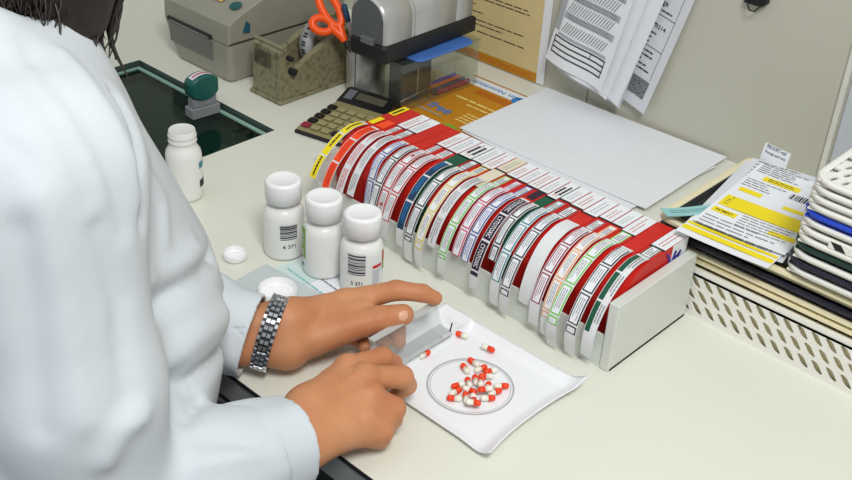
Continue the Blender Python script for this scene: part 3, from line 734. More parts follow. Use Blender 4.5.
# ================================================================== CLEAR ORGANISER, STAPLER ETC.
orgo = (-1.08, 1.10, 0)
org = empty('desk_organiser', orgo, 0, 'clear acrylic desk organiser carrying the silver electric stapler', 'organiser')
acr = clear('acrylic_grey', (248, 250, 247), .95, .03, (170, 172, 160))
OX0, OX1, OY0, OY1 = -1.060, -1.012, 1.078, 1.250
mb = MB(); t = .002
for lo, hi in (((OX0, OY0, 0), (OX0+t, OY1, .078)), ((OX1-t, OY0, 0), (OX1, OY1, .078)), ((OX0+t, OY0, 0), (OX1-t, OY0+t, .078)), ((OX0+t, OY1-t, 0), (OX1-t, OY1, .078)), ((OX0+t, OY0+t, 0), (OX1-t, OY1-t, .002)), ((OX0+t, 1.150, .002), (OX1-t, 1.152, .05))): mb.box(lo, hi, acr)
mb.box((OX0-.001, OY0-.001, .078), (OX1+.001, OY1+.001, .0795), acr)
mb.build('box', org, off=orgo)
cupo = (-1.1115, 1.100, 0)
cup_m = mat('cup_silver', (176, 177, 172), .32, .55, var=.04)
mb = MB(); mb.lathe([(0, 0), (.028, 0), (.0302, .003), (.0305, .078), (.0290, .078), (.0285, .004), (0, .004)], cup_m, 40)
cup = tag(mb.build('pencil_cup', None, cupo), 'round silvery pencil cup under the front of the stapler', 'cup')
mb = MB(); mb.surf(lambda u, v: ((.0308)*math.cos(u), .0308*math.sin(u), v), -1.35, -1.31, .001, .077, black_ink, 1, 1); s_ = mb.build('seam', cup)
# small black stapler inside the box
so = (-1.045, 1.075, .0022)
bs_ = empty('small_black_stapler', (-1.0335, 1.110, .0022), 0, 'small black stapler with wire frame standing inside the clear organiser', 'stapler')
mb = MB(); mb.box((-.014, -.026, .008), (.012, .042, .070), black_pl, .004); mb.build('body', bs_)
mb = MB(); mb.tube([(.0145, -.030, .003), (.0145, -.030, .016), (.0145, .035, .022), (.0145, .035, .004)], .0012, mat('steel', (170, 172, 175), .3, 1), 8); mb.tube([(.0145, .008, .019), (.0145, .008, .060)], .0012, mat('steel', (170, 172, 175), .3, 1), 8); mb.build('wire_frame', bs_)
for i, c in enumerate(('violet', 'rust', 'navy', 'maroon')):
    mb = MB(); mb.tube([(-1.0525+i*.0095, 1.168, .0062), (-1.0525+i*.0095, 1.243, .0062)], .004, INK[c], 8); mb.tube([(-1.0525+i*.0095, 1.168, .0062), (-1.0525+i*.0095, 1.159, .0062)], [.004, .001], black_pl, 8)
    tag(mb.build('crayon_pen'), '%s marker lying in the clear organiser' % ('violet', 'rust orange', 'navy blue', 'maroon')[i], 'pen')
# blue pad
mb = MB(); mb.prism(rrect(-1.055, 1.10, -1.001, 1.226, .012, 4), .0800, .0845, mat('blue_pad', (70, 115, 190), .5, var=.06), bev=.0012)
tag(mb.build('blue_pad'), 'blue flat pad lying under the silver stapler', 'pad')
# electric stapler
eo = (-1.060, 1.046, .0850)
es = empty('electric_stapler', eo, math.radians(2), 'large silver domed electric stapler with black base on the organiser', 'stapler')
base_m = mat('stapler_base', (24, 24, 26), .45, var=.1); silver = mat('silver_plastic', (186, 187, 184), .28, .3, var=.02); grey_end = mat('end_grey', (88, 92, 92), .4)
mb = MB(); pr = [(-.043, .022), (-.030, .001), (.036, -.002), (.041, .004), (.041, .205), (-.041, .205)]
mb.prism(pr, 0, .026, base_m, bev=.003); mb.build('base', es)
def dome(hw, h, y): return [(-hw, y, .026), (-hw, y, .045)]
mb = MB(); prof = []
n = 20
def dome_sec(sc):
    return [(.036*sc*max(-1, min(1, 1.0*math.cos(a))), .0265+.030+(.036*sc)*math.sin(a)) for a in [math.pi*i/n for i in range(n+1)]]
rings = [(.004, .86), (.007, .97), (.013, 1.0), (.060, 1.0), (.0605, .985), (.063, .985), (.0635, 1.0), (.067, 1.0), (.0675, .985), (.070, .985), (.0705, 1.0), (.160, 1.02), (.1605, 1.0), (.163, 1.0), (.1635, 1.02), (.200, 1.02)]
vs = []; fs = []; m_ = n+3
for y, sc in rings: sec = dome_sec(sc); vs += [(.036*sc, y, .0265)]+[(a, y, b) for a, b in sec]+[(-.036*sc, y, .0265)]
for k in range(len(rings)-1): fs += [(k*m_+i, k*m_+i+1, (k+1)*m_+i+1, (k+1)*m_+i) for i in range(m_-1)]
fs.append(tuple((len(rings)-1)*m_+i for i in range(m_)))
mb.add(vs, fs, silver, True); mb.build('cover', es)
mb = MB(); sec = dome_sec(.86); mb.add([(.031, .0035, .0265)]+[(a, .0035, b) for a, b in sec]+[(-.031, .0035, .0265)], [tuple(reversed(range(m_)))], grey_end); mb.build('end_plate', es)
mb = MB(); mb.box((-.006, -.004, .024), (.018, .004, .034), mat('slot_silver', (130, 134, 134), .3, .5), .001); mb.build('throat', es)
# scissors & pens
orange = mat('scissor_orange', (250, 88, 10), .35, var=.04); steel = mat('steel', (170, 172, 175), .3, 1)
sco = (-1.120, 1.085, .006); sc_ = empty('scissors', sco, 0, 'orange handled scissors standing in the pencil cup', 'scissors')
def ringtube(c, ux, uy, a, b, r, m, mb):
    pts = [Vector(c)+Vector(ux)*a*math.cos(t)+Vector(uy)*b*math.sin(t) for t in [2*math.pi*i/28 for i in range(29)]]; mb.tube(pts, r, m, 10, False)
ux = Vector((-.72, -.55, .42)).normalized(); dn = Vector((.35, .55, -.75)).normalized(); side_ = Vector((.62, -.55, -.1)); dn = Vector((.30, .33, -.89)).normalized()
R_ = Vector((.728, .684, .053)); U_ = Vector((-.394, .353, .849))
piv = Vector((-1.119, 1.062, .092))
for (px, py, a, b, tilt) in ((-.034, .021, .0150, .0105, -15), (-.0225, .046, .030, .0115, 118)):
    mb = MB(); c = piv+R_*px+U_*py; t = math.radians(tilt); e1 = R_*math.cos(t)+U_*math.sin(t); e2 = -R_*math.sin(t)+U_*math.cos(t)
    ringtube(c, e1, e2, a, b, .0060, orange, mb); mb.tube([c+(e1*a if tilt < 90 else -e1*a), piv+U_*.004-R_*.004, piv-U_*.004], [.0068, .0068, .005], orange, 10)
    mb.build('handle', sc_, off=sco)
mb = MB(); tip = Vector((-1.128, 1.100, .010)); mb.tube([piv+R_*.002, (piv+tip)/2, tip], [.0055, .0045, .001], steel, 8); mb.tube([piv, (piv+tip)/2+Vector((.002, .002, 0)), tip+Vector((.003, 0, .003))], [.0055, .0045, .001], black_pl, 8); mb.build('blades', sc_, off=sco)
def pen(a, b, col, capc, label):
    o = empty('pen', a, 0, label, 'pen'); A = Vector(a); B = Vector(b); d = B-A
    mb = MB(); mb.tube([(0, 0, 0), d*.06], [.0008, .0035], steel, 8); mb.tube([d*.06, d*.86], .0036, col, 10); mb.build('barrel', o)
    mb = MB(); mb.tube([d*.80, d*.99, d], [.0045, .0045, .002], capc, 10); mb.tube([d*.82+Vector((.005, 0, 0)), d*.97+Vector((.005, 0, 0))], .001, capc, 6); mb.build('cap', o)
pen((-1.118, 1.104, .008), (-1.1275, 1.0668, .142), clear('pen_clear', (210, 215, 215), .5), INK['navy'], 'clear pen with blue cap standing in the pencil cup')
pen((-1.125, 1.112, .008), (-1.138, 1.112, .165), INK['purple'], black_pl, 'dark purple pen behind the blue capped pen')
pen((-1.130, 1.110, .008), (-1.117, 1.124, .162), INK['navy'], black_pl, 'dark blue pen next to the grey end of the silver stapler')

# ================================================================== CALCULATOR
cm = mat('calc_olive', (142, 134, 92), .45, var=.03)
co = (-1.045, 1.003, 0); cal = empty('calculator', co, math.radians(13), 'olive and black desk calculator half hidden by the label rack', 'calculator')
mb = MB(); mb.box((-.045, -.075, 0), (.045, .072, .006), black_pl, .003); mb.prism([(-.072, .006), (.031, .006), (.031, .012), (-.068, .008)], -.043, .043, cm, bev=.001, axis='x'); mb.build('case', cal)
mb = MB(); mb.prism([(.031, .006), (.072, .006), (.072, .020), (.062, .022), (.031, .012)], -.044, .044, black_pl, axis='x'); mb.build('display_hood', cal)
mb = MB(); fn = lambda u, v: (u, v, .0124+(v-.031)*.3226)
mb.surf(fn, -.020, .030, .044, .058, mat('lcd', (88, 82, 70), .2)); mb.surf(fn, -.038, -.024, .040, .060, mat('solar', (105, 108, 112), .25)); mb.build('display', cal)
for j in range(5):
    for i in range(5):
        x = -.034+i*.017; y = -.060+j*.0165; mk = black_pl if (i == 0 and j > 0) or (j == 0 and i in (3, 4)) else INK['maroon'] if (i, j) == (0, 0) else mat('calc_key', (158, 150, 108), .4)
        mb = MB(); z = .0083+(y+.068)*.04; mb.box((x-.0065, y-.0055, z), (x+.0065, y+.0055, z+.004), mk, .0018); mb.build('key', cal)

# ================================================================== BASKETS AND TRAYS
cream_pl = mat('tray_cream', (232, 222, 186), .4, var=.02); navy_pl = mat('tray_navy', (30, 30, 48), .4, var=.08); blue_pl = mat('basket_blue', (30, 70, 200), .35, var=.03)
green_pl = mat('basket_dark_green', (18, 52, 44), .4, var=.05); wh_pl = mat('basket_white', (234, 233, 226), .38, var=.01)
QX0, QX1, QY0, QY1 = -.505, .045, .955, 1.170
def slot_wall(mb, org, du, L, H, m, t, slots, slant=.75, sw=.0085, sl=.016, rows=3, z0=.0055, pitch=.0160):
    """perforated wall: built as strips around slanted slots with polygon holes approximated by bars"""
    du = Vector(du); nrm = Vector((du.y, -du.x, 0))
    def P(u, z, o=0): p = Vector(org)+du*u+nrm*o; return (p.x, p.y, p.z+z)
    rh = (H-z0*1.4)/rows; n = int(L/pitch)+5
    bands = [(0, z0)]
    for r in range(rows):
        za = z0+r*rh; zb = za+rh-.0030
        for i in range(n+1):
            # bar between slots, slanted
            for o in (0, -t):
                pass
            ua = i*pitch-pitch*.5+sw*.5-r*slant*rh; ub = ua+pitch-sw; sh = slant*(zb-za)
            pts = []
            k = 10
            for q in range(k+1):
                f = q/k; bulge = (pitch-(pitch-sw))*.5*.85*abs(2*f-1)**7; z = za+(zb-za)*f; s_ = sh*(.5-f)
                pts.append((ua-bulge+s_, ub+bulge+s_, z))
            for q in range(k):
                a0, b0, c0 = pts[q]; a1, b1, c1 = pts[q+1]
                cl = lambda u: max(0, min(L, u))
                a0, b0, a1, b1 = map(cl, (a0, b0, a1, b1))
                if b0-a0 < 1e-5 and b1-a1 < 1e-5: continue
                vs = [P(a0, c0), P(b0, c0), P(b1, c1), P(a1, c1), P(a0, c0, -t), P(b0, c0, -t), P(b1, c1, -t), P(a1, c1, -t)]
                mb.add(vs, [(0, 1, 2, 3), (7, 6, 5, 4), (1, 5, 6, 2), (4, 0, 3, 7)], m)
        bands.append((zb, zb+.0030))
    bands.append((bands[-1][0], H))
    for a, b in bands:
        vs = [P(0, a), P(L, a), P(L, b), P(0, b), P(0, a, -t), P(L, a, -t), P(L, b, -t), P(0, b, -t)]
        mb.add(vs, [(0, 1, 2, 3), (7, 6, 5, 4), (3, 2, 6, 7), (4, 5, 1, 0), (0, 3, 7, 4), (1, 5, 6, 2)], m)
lb = empty('perforated_basket', (QX0, QY0, 0), 0, 'long white perforated basket at the bottom of the right hand stack', 'basket')
mb = MB(); slot_wall(mb, (0, 0, 0), (1, 0, 0), QX1-QX0, .056, wh_pl, .002, True); mb.build('front_wall', lb)
mb = MB(); slot_wall(mb, (0, QY1-QY0, 0), (0, -1, 0), QY1-QY0, .056, wh_pl, .002, True); mb.build('side_wall', lb)
mb = MB(); mb.box((.002, QY1-QY0-.002, 0), (QX1-QX0, QY1-QY0, .056), wh_pl); mb.box((QX1-QX0-.002, 0.002, 0), (QX1-QX0, QY1-QY0-.002, .056), wh_pl); mb.build('far_walls', lb)
mb = MB(); mb.box((.002, .002, 0), (QX1-QX0-.002, QY1-QY0-.002, .002), wh_pl); mb.build('bottom', lb)
mb = MB()
for lo, hi in (((-.002, -.002, .0562), (QX1-QX0+.002, .004, .0605)), ((-.002, .004, .0562), (.004, QY1-QY0+.002, .0605))): mb.box(lo, hi, wh_pl)
mb.build('rim', lb)
def flat_tray(name, z, h, m, label, inset=0, lip=.008, liner=None, floor=True):
    x0, x1, y0, y1 = QX0+.001+inset, QX1-.001-inset, QY0-.001+inset, QY1-inset
    r = .016; n = 5
    loops = []
    for (e, zz) in ((.010, z), (.003, z+h-.004), (0, z+h-.003), (0, z+h), (lip*.5, z+h+.0008), (lip, z+h), (lip+.003, z+h-.003), (lip+.012, z+.002)):
        loops.append([(x, y, zz) for x, y in rrect(x0+e, y0+e, x1-e, y1-e, max(.003, r-e*.6), n)])
    k = len(loops[0]); vs = [v-Vector((x0, y0, z)) for l in loops for v in map(Vector, l)]; fs = []
    for a in range(len(loops)-1): fs += [(a*k+i, a*k+(i+1) % k, (a+1)*k+(i+1) % k, (a+1)*k+i) for i in range(k)]
    fs.append(tuple(reversed(range(k)))); fs.append(tuple(range((len(loops)-1)*k, len(loops)*k)))
    mb = MB(); mb.add([tuple(v) for v in vs], fs, m)
    return tag(mb.build(name, None, (x0, y0, z)), label, 'tray', 'shallow trays stacked on the basket')
def nested(z, h, m, label, nxt): return flat_tray('shallow_tray', z, h, m, label)
nested(.0612, .0088, cream_pl, 'cream shallow tray, lowest of the stack on the white basket', 1)
nested(.0712, .0068, cream_pl, 'cream shallow tray, second from the bottom of the stack on the white basket', 1)
nested(.0792, .0090, navy_pl, 'navy blue shallow tray between the cream ones', 1)
flat_tray('shallow_tray', .0895, .0125, cream_pl, 'cream shallow tray with pale rim, holding the black tray')
tag(flat_tray('black_tray', .1038, .0028, black_pl, 'black tray lining the top cream tray', inset=.013, lip=.002), 'black tray lying in the top cream tray, under the invoices', 'tray')
mb = MB(); mb.box((.008, .006, .0), (QX1-QX0-.008, QY1-QY0-.006, .050), cream_pl, .004); tag(mb.build('storage_box', None, (QX0, QY0, .0021)), 'cream box inside the white perforated basket, seen through its slots', 'box')
# upper stack of small baskets
BX0, BX1, BYa, BYb = -.352, -.02, .948, 1.168
def small_basket_mesh(m, top=False, holes=False):
    mb = MB(); r = .026; n = 6; w, d = BX1-BX0, BYb-BYa
    def loop(e, z, rr): return [(x, y, z) for x, y in rrect(e, e, w-e, d-e, rr, n)]
    L = [loop(.006, 0, r-.004), loop(.005, .004, r-.003), loop(0, .0045, r), loop(0, .0080, r), loop(.0015, .0090, r-.001), loop(.0055, .0088, r-.004), loop(.0075, .0075, r-.005)]
    k = len(L[0]); vs = [v for l in L for v in l]; fs = []
    for a in range(len(L)-1): fs += [(a*k+i, a*k+(i+1) % k, (a+1)*k+(i+1) % k, (a+1)*k+i) for i in range(k)]
    mb.add(vs, fs, m, True)
    z = .0035 if not top else .0045
    return mb, L
def basket_floor(m, top):
    """lattice floor with slanted slots"""
    mb = MB(); w, d = BX1-BX0, BYb-BYa; z0 = .0005; z1 = .0070 if top else .002
    e = .0065
    if not top:
        mb.box((e, e, z0), (w-e, d-e, z1), m); return mb
    p = .0125
    rows = int((d-2*e)/.017)
    hh = (d-2*e)/rows
    for j in range(rows):
        y = e+j*hh; mb.box((e, y, z1-.002), (w-e, y+hh*.3, z1), m)
        i = 0; x = e+(j % 2)*p*.5
        while x < w-e-.002:
            s = .35*hh; a = x; b = min(x+p*.62, w-e)
            vs = [(a, y+hh*.3, q) for q in (z1-.002, z1)]+[(b, y+hh*.3, q) for q in (z1-.002, z1)]+[(min(b+s*.4, w-e), y+hh, q) for q in (z1-.002, z1)]+[(min(a+s*.4, w-e), y+hh, q) for q in (z1-.002, z1)]
            mb.add(vs, [(1, 3, 5, 7), (6, 4, 2, 0), (0, 2, 3, 1), (2, 4, 5, 3), (4, 6, 7, 5), (6, 0, 1, 7)], m); x += p
    mb.box((e, e, z0), (w-e, d-e, z0+.0012), m)
    return mb
order = [(navy_pl, 'dark navy'), (wh_pl, 'white'), (green_pl, 'dark green'), (wh_pl, 'white'), (wh_pl, 'white'), (wh_pl, 'white'), (blue_pl, 'bright blue'), (wh_pl, 'white'), (wh_pl, 'white'), (wh_pl, 'white'), (wh_pl, 'white')]
order[0] = (wh_pl, 'white')
plan = [('white', wh_pl, 'white basket at the very bottom of the small stack'), ('navy', navy_pl, 'dark navy basket low in the small stack'), ('white', wh_pl, 'white basket resting right on the dark navy one'), ('green', green_pl, 'dark green basket in the lower half of the small stack'),
        ('white', wh_pl, 'white basket resting right on the dark green one'), ('white', wh_pl, 'white basket with black shapes, two above the dark green one'), ('white', wh_pl, 'white basket just beneath the blue one'), ('blue', blue_pl, 'bright blue basket in the upper half of the small stack'),
        ('white', wh_pl, 'white basket resting right on the blue one'), ('white', wh_pl, 'white basket two above the blue one'), ('white', wh_pl, 'white basket second from the top of the small stack'), ('white', wh_pl, 'topmost white basket with rows of slots')]
z = .1062; protos = {}
for i, (kind, m, lab) in enumerate(plan):
    last = i == len(plan)-1; key = (kind, last)
    if key not in protos:
        root = empty('small_basket', (0, 0, 0)); mb, _ = small_basket_mesh(m); mb.build('rim', root); basket_floor(m, last).build('lattice_floor', root); protos[key] = root; o = root
    else: o = copy_tree(protos[key])
    jx = random.uniform(-.0015, .0015)
    if i == 5:
        mb = MB()
        for q in range(5): mb.surf(lambda u, v: (u+ (v-.005)*1.2, .0043-.0001, v) if False else (u-(v-.004)*.9, -.0006, v), .045+q*.03, .056+q*.03, .0010, .0082, black_pl)
        mb.box((.040, -.0004, .0006), (.20, .0050, .0086), wh_pl); mb.build('cut_out', o)
    tag(o, lab, 'basket', 'small baskets stacked at the right edge'); o.location = (BX0+jx+.0004*i, BYa+random.uniform(-.001, .001), z); z += .00925 if i != 5 else .0098

# papers in the top tray
def p_invoice(o, fn):
    f2 = lambda u, v: fn(u, v, .0006); Y = INK['yellow']
    o.surf(fn, -.048, .050, -.038, -.010, Y); put_text(o, f2, 'Please pay by', -.040, -.017, .02, -.012, black_ink); lines(o, f2, -.044, -.034, .044, -.018, 3, mat('olive_ink', (130, 118, 30), .6), .3, .4)
    o.surf(fn, -.048, -.020, -.056, -.045, Y); put_text(o, f2, 'PAYMENT', -.044, -.053, -.024, -.048, black_ink)
    o.surf(fn, -.045, -.018, .008, .018, Y); o.surf(fn, .010, .040, .002, .010, Y)
    o.surf(fn, -.034, .010, .050, .062, Y); lines(o, f2, -.028, .052, .008, .060, 2, black_ink, .35, .2)
    o.surf(fn, .020, .050, -.062, -.052, Y)
    x = .006
    while x < .046: w = random.choice((.0006, .0012, .002)); o.surf(f2, x, x+w, .030, .044, grey_ink if w < .001 else black_ink); x += w+.0012
    lines(o, f2, -.048, .066, .03, .092, 5, grey_ink, .3, .5); lines(o, f2, -.048, .022, .0, .046, 4, grey_ink, .25, .5); lines(o, f2, -.015, -.07, .045, -.04, 5, grey_ink, .2, .5); lines(o, f2, -.048, -.095, .048, -.065, 4, grey_ink, .2, .6)
def p_inv2(o, fn):
    Y = INK['yellow']; o.surf(fn, -.052, .052, -.089, -.080, Y); o.surf(fn, -.052, .052, -.076, -.071, Y); lines(o, lambda u, v: fn(u, v, .0006), -.045, -.06, .045, .095, 20, grey_ink, .2, .5)
def p_lines(o, fn):
    lines(o, lambda u, v: fn(u, v, .0006), -.045, -.09, .045, .095, 20, grey_ink, .2, .5)
zt = .1072
def inv(c, w, d, rot, m, lab, pr, curl=.001, th=.0006):
    global zt
    o = sheet('invoice', c, w, d, math.radians(rot), zt+curl*0, m, lab, 'invoice', 'invoices in the top tray', th=th, prints=pr, curl=curl); zt += th+.0012; return o
inv((-.425, 1.050), .112, .200, 9, paper_g, 'printed sheet at the bottom of the invoice pile', p_lines)
inv((-.4165, 1.032), .106, .198, 3, paper_m, 'invoice with two long yellow bars along its near edge, beneath the top one', p_inv2)
inv((-.422, 1.062), .106, .190, 10, paper_g, 'grey white sheet with a large heading, under the top invoice', p_lines)
inv((-.4160, 1.052), .104, .180, 5, paper_m, 'topmost invoice with broad yellow block and barcode', p_invoice)
zc = mat('teal_slip', (150, 200, 200), .6, var=.03)
def p_slip(o, fn): lines(o, fn, -.026, -.004, .026, .004, 2, mat('teal_ink2', (110, 160, 165), .6), .4, .1)
sheet('teal_slip', (-.474, .978), .068, .017, math.radians(58), .1100, zc, 'pale teal slip of paper at the left end of the black tray', 'paper slip', prints=p_slip, th=.001, curl=.002)
# card leaning at the wall
def p_card(o, fn): put_text(o, fn, 'PRE-SORT mailer', -.016, .004, .016, .008, INK['navy']); lines(o, fn, -.016, -.004, .014, .002, 1, INK['navy'], .5, .1)
cd_ = MB(); cd_.box((-.018, 0, 0), (.018, .0008, .024), paper_m); fnc = lambda u, v, h=0: (u*.9, -.0003, v+.019); put_text(cd_, fnc, 'PRE-SORT mail', -.016, .000, .014, .0045, INK['navy']); put_text(cd_, fnc, 'Postage paid only', -.016, -.007, .016, -.003, INK['navy'])
c_ = tag(cd_.build('card', None, (-.468, 1.150, .1080)), 'white card with blue print standing behind the invoices', 'card'); c_.rotation_euler = (-.25, 0, math.radians(-8))

# ================================================================== WALL THINGS
def p_poster(mb, fn):
    rows = [(.047, 0, .145), (.0585, .0, .10), (.066, 0, .142), (.079, .0, .056), (.091, 0, .040), (.103, .035, .150), (.109, 0, .146), (.121, .02, .12), (.135, 0, .14), (.147, 0, .13), (.159, .0, .14), (.18, 0, .1)]
    for z, a, b in rows: lines(mb, fn, a+.012, z, b+.010, z+.0040, 1, black_ink, .42, 0)
po = (-1.185, 1.3285, .002); mb = MB(); pcream = mat('poster_cream', (216, 196, 142), .55, var=.03)
mb.box((0, -.0006, 0), (.246, 0, .30), paper_m); f0 = lambda u, v, h=0: (u, -.0009-h, v)
mb.surf(f0, 0, .231, .016, .30, pcream); mb.surf(f0, 0, .231, 0, .016, mat('poster_band', (196, 134, 25), .5)); p_poster(mb, lambda u, v: (u+.045, -.0012, v)); lines(mb, lambda u, v: (u, -.0012, v), .06, .003, .222, .012, 3, INK['rust'], .3, .1)
tag(mb.build('poster', None, po), 'cream notice with black text and orange brown bottom band on the wall', 'poster')
def hang(name, org, w, h, ang, m, lab, pr=None, curl=.02, cat='paper sheet', group='papers hanging on the wall'):
    a = math.radians(ang); e1 = Vector((math.cos(a), 0, math.sin(a))); e2 = Vector((-math.sin(a), 0, math.cos(a)))
    def fn(u, v, hh=0): p = e1*u+e2*v; c = curl*(1-v/h)**2*(.6+.4*u/w)+.004*math.sin(6*u/w)*(1-v/h); return (p.x, -c-hh, p.z)
    mb = MB(); mb.surf(lambda u, v: fn(u, v, .0002), 0, w, 0, h, m, 8, 16); mb.surf(lambda u, v: fn(u, v, -.0002), 0, w, 0, h, m, 8, 16, flip=True)
    if pr: pr(mb, fn, w, h)
    return tag(mb.build(name, None, org), lab, cat, group)
def p_A(mb, fn, w, h):
    f1 = lambda u, v: fn(u, v, .0008); f2 = lambda u, v: fn(u, v, .0012); g = mat('form_grey', (170, 172, 178), .7)
    mb.surf(f1, .000, .010, .052, h, g, 1, 8)
    for q in range(4): mb.surf(f2, .006, w-.010, .0165+q*.0085, .0185+q*.0085, black_ink, 6, 1)
    for u in (.006, w-.012): mb.surf(f2, u, u+.0015, .0165, .044, black_ink, 1, 3)
    mb.surf(f2, w*.66, w*.66+.001, .033, .044, black_ink, 1, 2)
    mb.surf(f1, .010, w-.012, .046, .050, g, 6, 1)
    for v in (.075, .105, .135, .165): mb.surf(f1, .012, w-.010, v, v+.010, g, 6, 2); lines(mb, f2, .018, v+.001, w-.012, v+.009, 2, grey_ink, .3, .1, nseg=2)
    for v in (.054, .087, .117, .147, .18):
        n = 17
        for q in range(n):
            u = .014+q*(w-.034)/n; mb.add([f2(u, v), f2(u+.0014, v), f2(u+.0084, v+.016), f2(u+.007, v+.016)], [(0, 1, 2, 3)], grey_ink)
def p_R(mb, fn, w, h):
    f2 = lambda u, v: fn(u, v, .0010)
    mb.surf(f2, .003, w-.012, .018, .046, mat('stipple', (150, 152, 156), .8, scale=900, col2=(60, 62, 66), lo=.45, hi=.55), 8, 6)
    lines(mb, f2, w*.55, .055, w-.02, .30, 34, black_ink, .3, .6)
    mb.surf(f2, w-.014, w-.0134, .05, h, black_ink, 1, 12)
    for v in (.095, .145, .2): mb.surf(f2, w*.4, w-.014, v, v+.0008, black_ink, 6, 1)
    put_text(mb, f2, 'No. 0214', w*.62, .125, w*.85, .131, black_ink); put_text(mb, f2, 'ORDER', w*.60, .16, w*.78, .166, black_ink)
def p_S(mb, fn, w, h): lines(mb, lambda u, v: fn(u, v, .001), .02, .02, w-.02, h-.05, 22, midgrey_ink, .2, .5)
hang('hanging_sheet', (-.890, 1.3255, .060), .150, .30, -13, paper_g, 'long printed sheet hanging rearmost and farthest right in the wall bunch', p_R, .012)
hang('hanging_sheet', (-.905, 1.322, .046), .125, .30, -10, paper_g, 'greyish sheet hanging behind the front form, its lower edge peeping out', p_S, .016)
hang('hanging_sheet', (-.880, 1.3185, .052), .100, .30, -13, paper_m, 'white sheet in the middle of the wall bunch', p_S, .018)
hang('hanging_sheet', (-.893, 1.315, .054), .095, .30, -11.5, paper_m, 'white sheet directly behind the front form', p_S, .020)
hang('hanging_sheet', (-.920, 1.311, .064), .112, .30, -9, paper_m, 'front form with hatched rows and four thick black lines', p_A, .020)
mb = MB(); mb.box((-.872, 1.300, .352), (-.772, 1.330, .372), black_pl, .003); mb.box((-.85, 1.292, .345), (-.79, 1.300, .362), steel)
tag(mb.build('bulldog_clip'), 'black wall clip holding the bunch of papers', 'clip')
clp = empty('black_clip', (-.612, 1.329, .230), 0, 'small black clip fixed to the wall at the top edge', 'clip')
mb = MB(); mb.prism([(-.016, 0), (.010, 0), (.016, .006), (.012, .030), (-.014, .030)], -.010, 0, black_pl, bev=.001, axis='y'); mb.build('body', clp)
mb = MB(); mb.tube([(-.010, -.011, .002), (-.004, -.014, -.006), (.004, -.014, -.006), (.009, -.011, .002)], .0011, black_pl, 8); mb.build('wire', clp)
# panel right of the trim
mb = MB(); bpm = mat('blue_grey_panel', (198, 204, 210), .35, var=.01); mb.box((0, -.003, 0), (.55, 0, .6), bpm)
pl = rrect(.028, .02, .30, .135, .014, 5); inn = rrect(.0286, .0206, .2994, .1344, .0134, 5); n = len(pl)
mb.add([(x, -.0035, z) for x, z in pl]+[(x, -.0035, z) for x, z in inn], [(i, (i+1) % n, n+(i+1) % n, n+i) for i in range(n)], grey_ink)
mb.add([(.040+.004*math.cos(a), -.0035, .175+.004*math.sin(a)) for a in [i*math.pi/8 for i in range(16)]], [tuple(range(16))], midgrey_ink)
put_text(mb, lambda u, v: (u, -.0036, v), 'S', .040, .150, .048, .162, black_ink)
tag(mb.build('notice_panel', None, (-.463, 1.3295, .02)), 'pale blue grey panel with thin rounded outline, right of the wall trim', 'panel')

# ================================================================== PERSON
skin = mat('skin', (203, 145, 104), .5, var=.05, scale=18, bump=.18, bscale=420, sss=.12, spec=.35, col2=(188, 122, 84), lo=.35, hi=.7)
coat_m = mat('coat_cotton', (207, 213, 218), .8, var=.008, scale=12, bump=.1, bscale=900, spec=.2)
hair_m = mat('hair', (34, 26, 20), .45, var=.2, scale=60)
WHO = (-.80, .25, -.90)
who = empty('person', WHO, 0, 'person in white coat with dark hair, leaning over the worktop, hands at the tray', 'person')
A = np.array
def chain(P, pts, rs, k=.006):
    d = None
    for i in range(len(pts)-1):
        c = sd_cone(P, pts[i], pts[i+1], rs[i], rs[i+1]); d = c if d is None else smin(d, c, k)
    return d
# ---- hands (metres, world) --------------------------------------------------
UV = A((-.394, .353, .849)); RV = A((.728, .684, .053)); FV = A((-.561, .639, -.526))
def hand(P, H_):
    w0, w1 = H_['wrist']; fa = H_['arm']; ax = A(H_['axis'])
    d = None
    for s in (-1, 1):
        c = chain(P, [A(fa)+ax*s*.010, A(w0)+ax*s*.011, A(w1)+ax*s*.014], [.022, .0200, .0190], .004); d = c if d is None else smin(d, c, .012)
    mc = H_['mcp']; palm = None
    for i, m in enumerate(mc):
        t = (i-1.5)/1.5; st_ = A(w1)+ax*H_['order']*(-t)*.016
        c = sd_cone(P, st_, m, .0165, .0122 if i < 3 else .0112); palm = c if palm is None else smin(palm, c, .014)
    d = smin(d, palm, .016)
    for e in H_.get('pads', []): d = smin(d, sd_cone(P, e[0], e[1], e[2], e[3]), .012)
    fing = None
    for f in H_['fingers']:
        c = chain(P, f[0], f[1], .003); fing = c if fing is None else smin(fing, c, .0012)
    d = smin(d, fing, .005)
    for b in H_.get('bumps', []): d = smin(d, sd_ell(P, b[0], (b[1],)*3), .006)
    return d
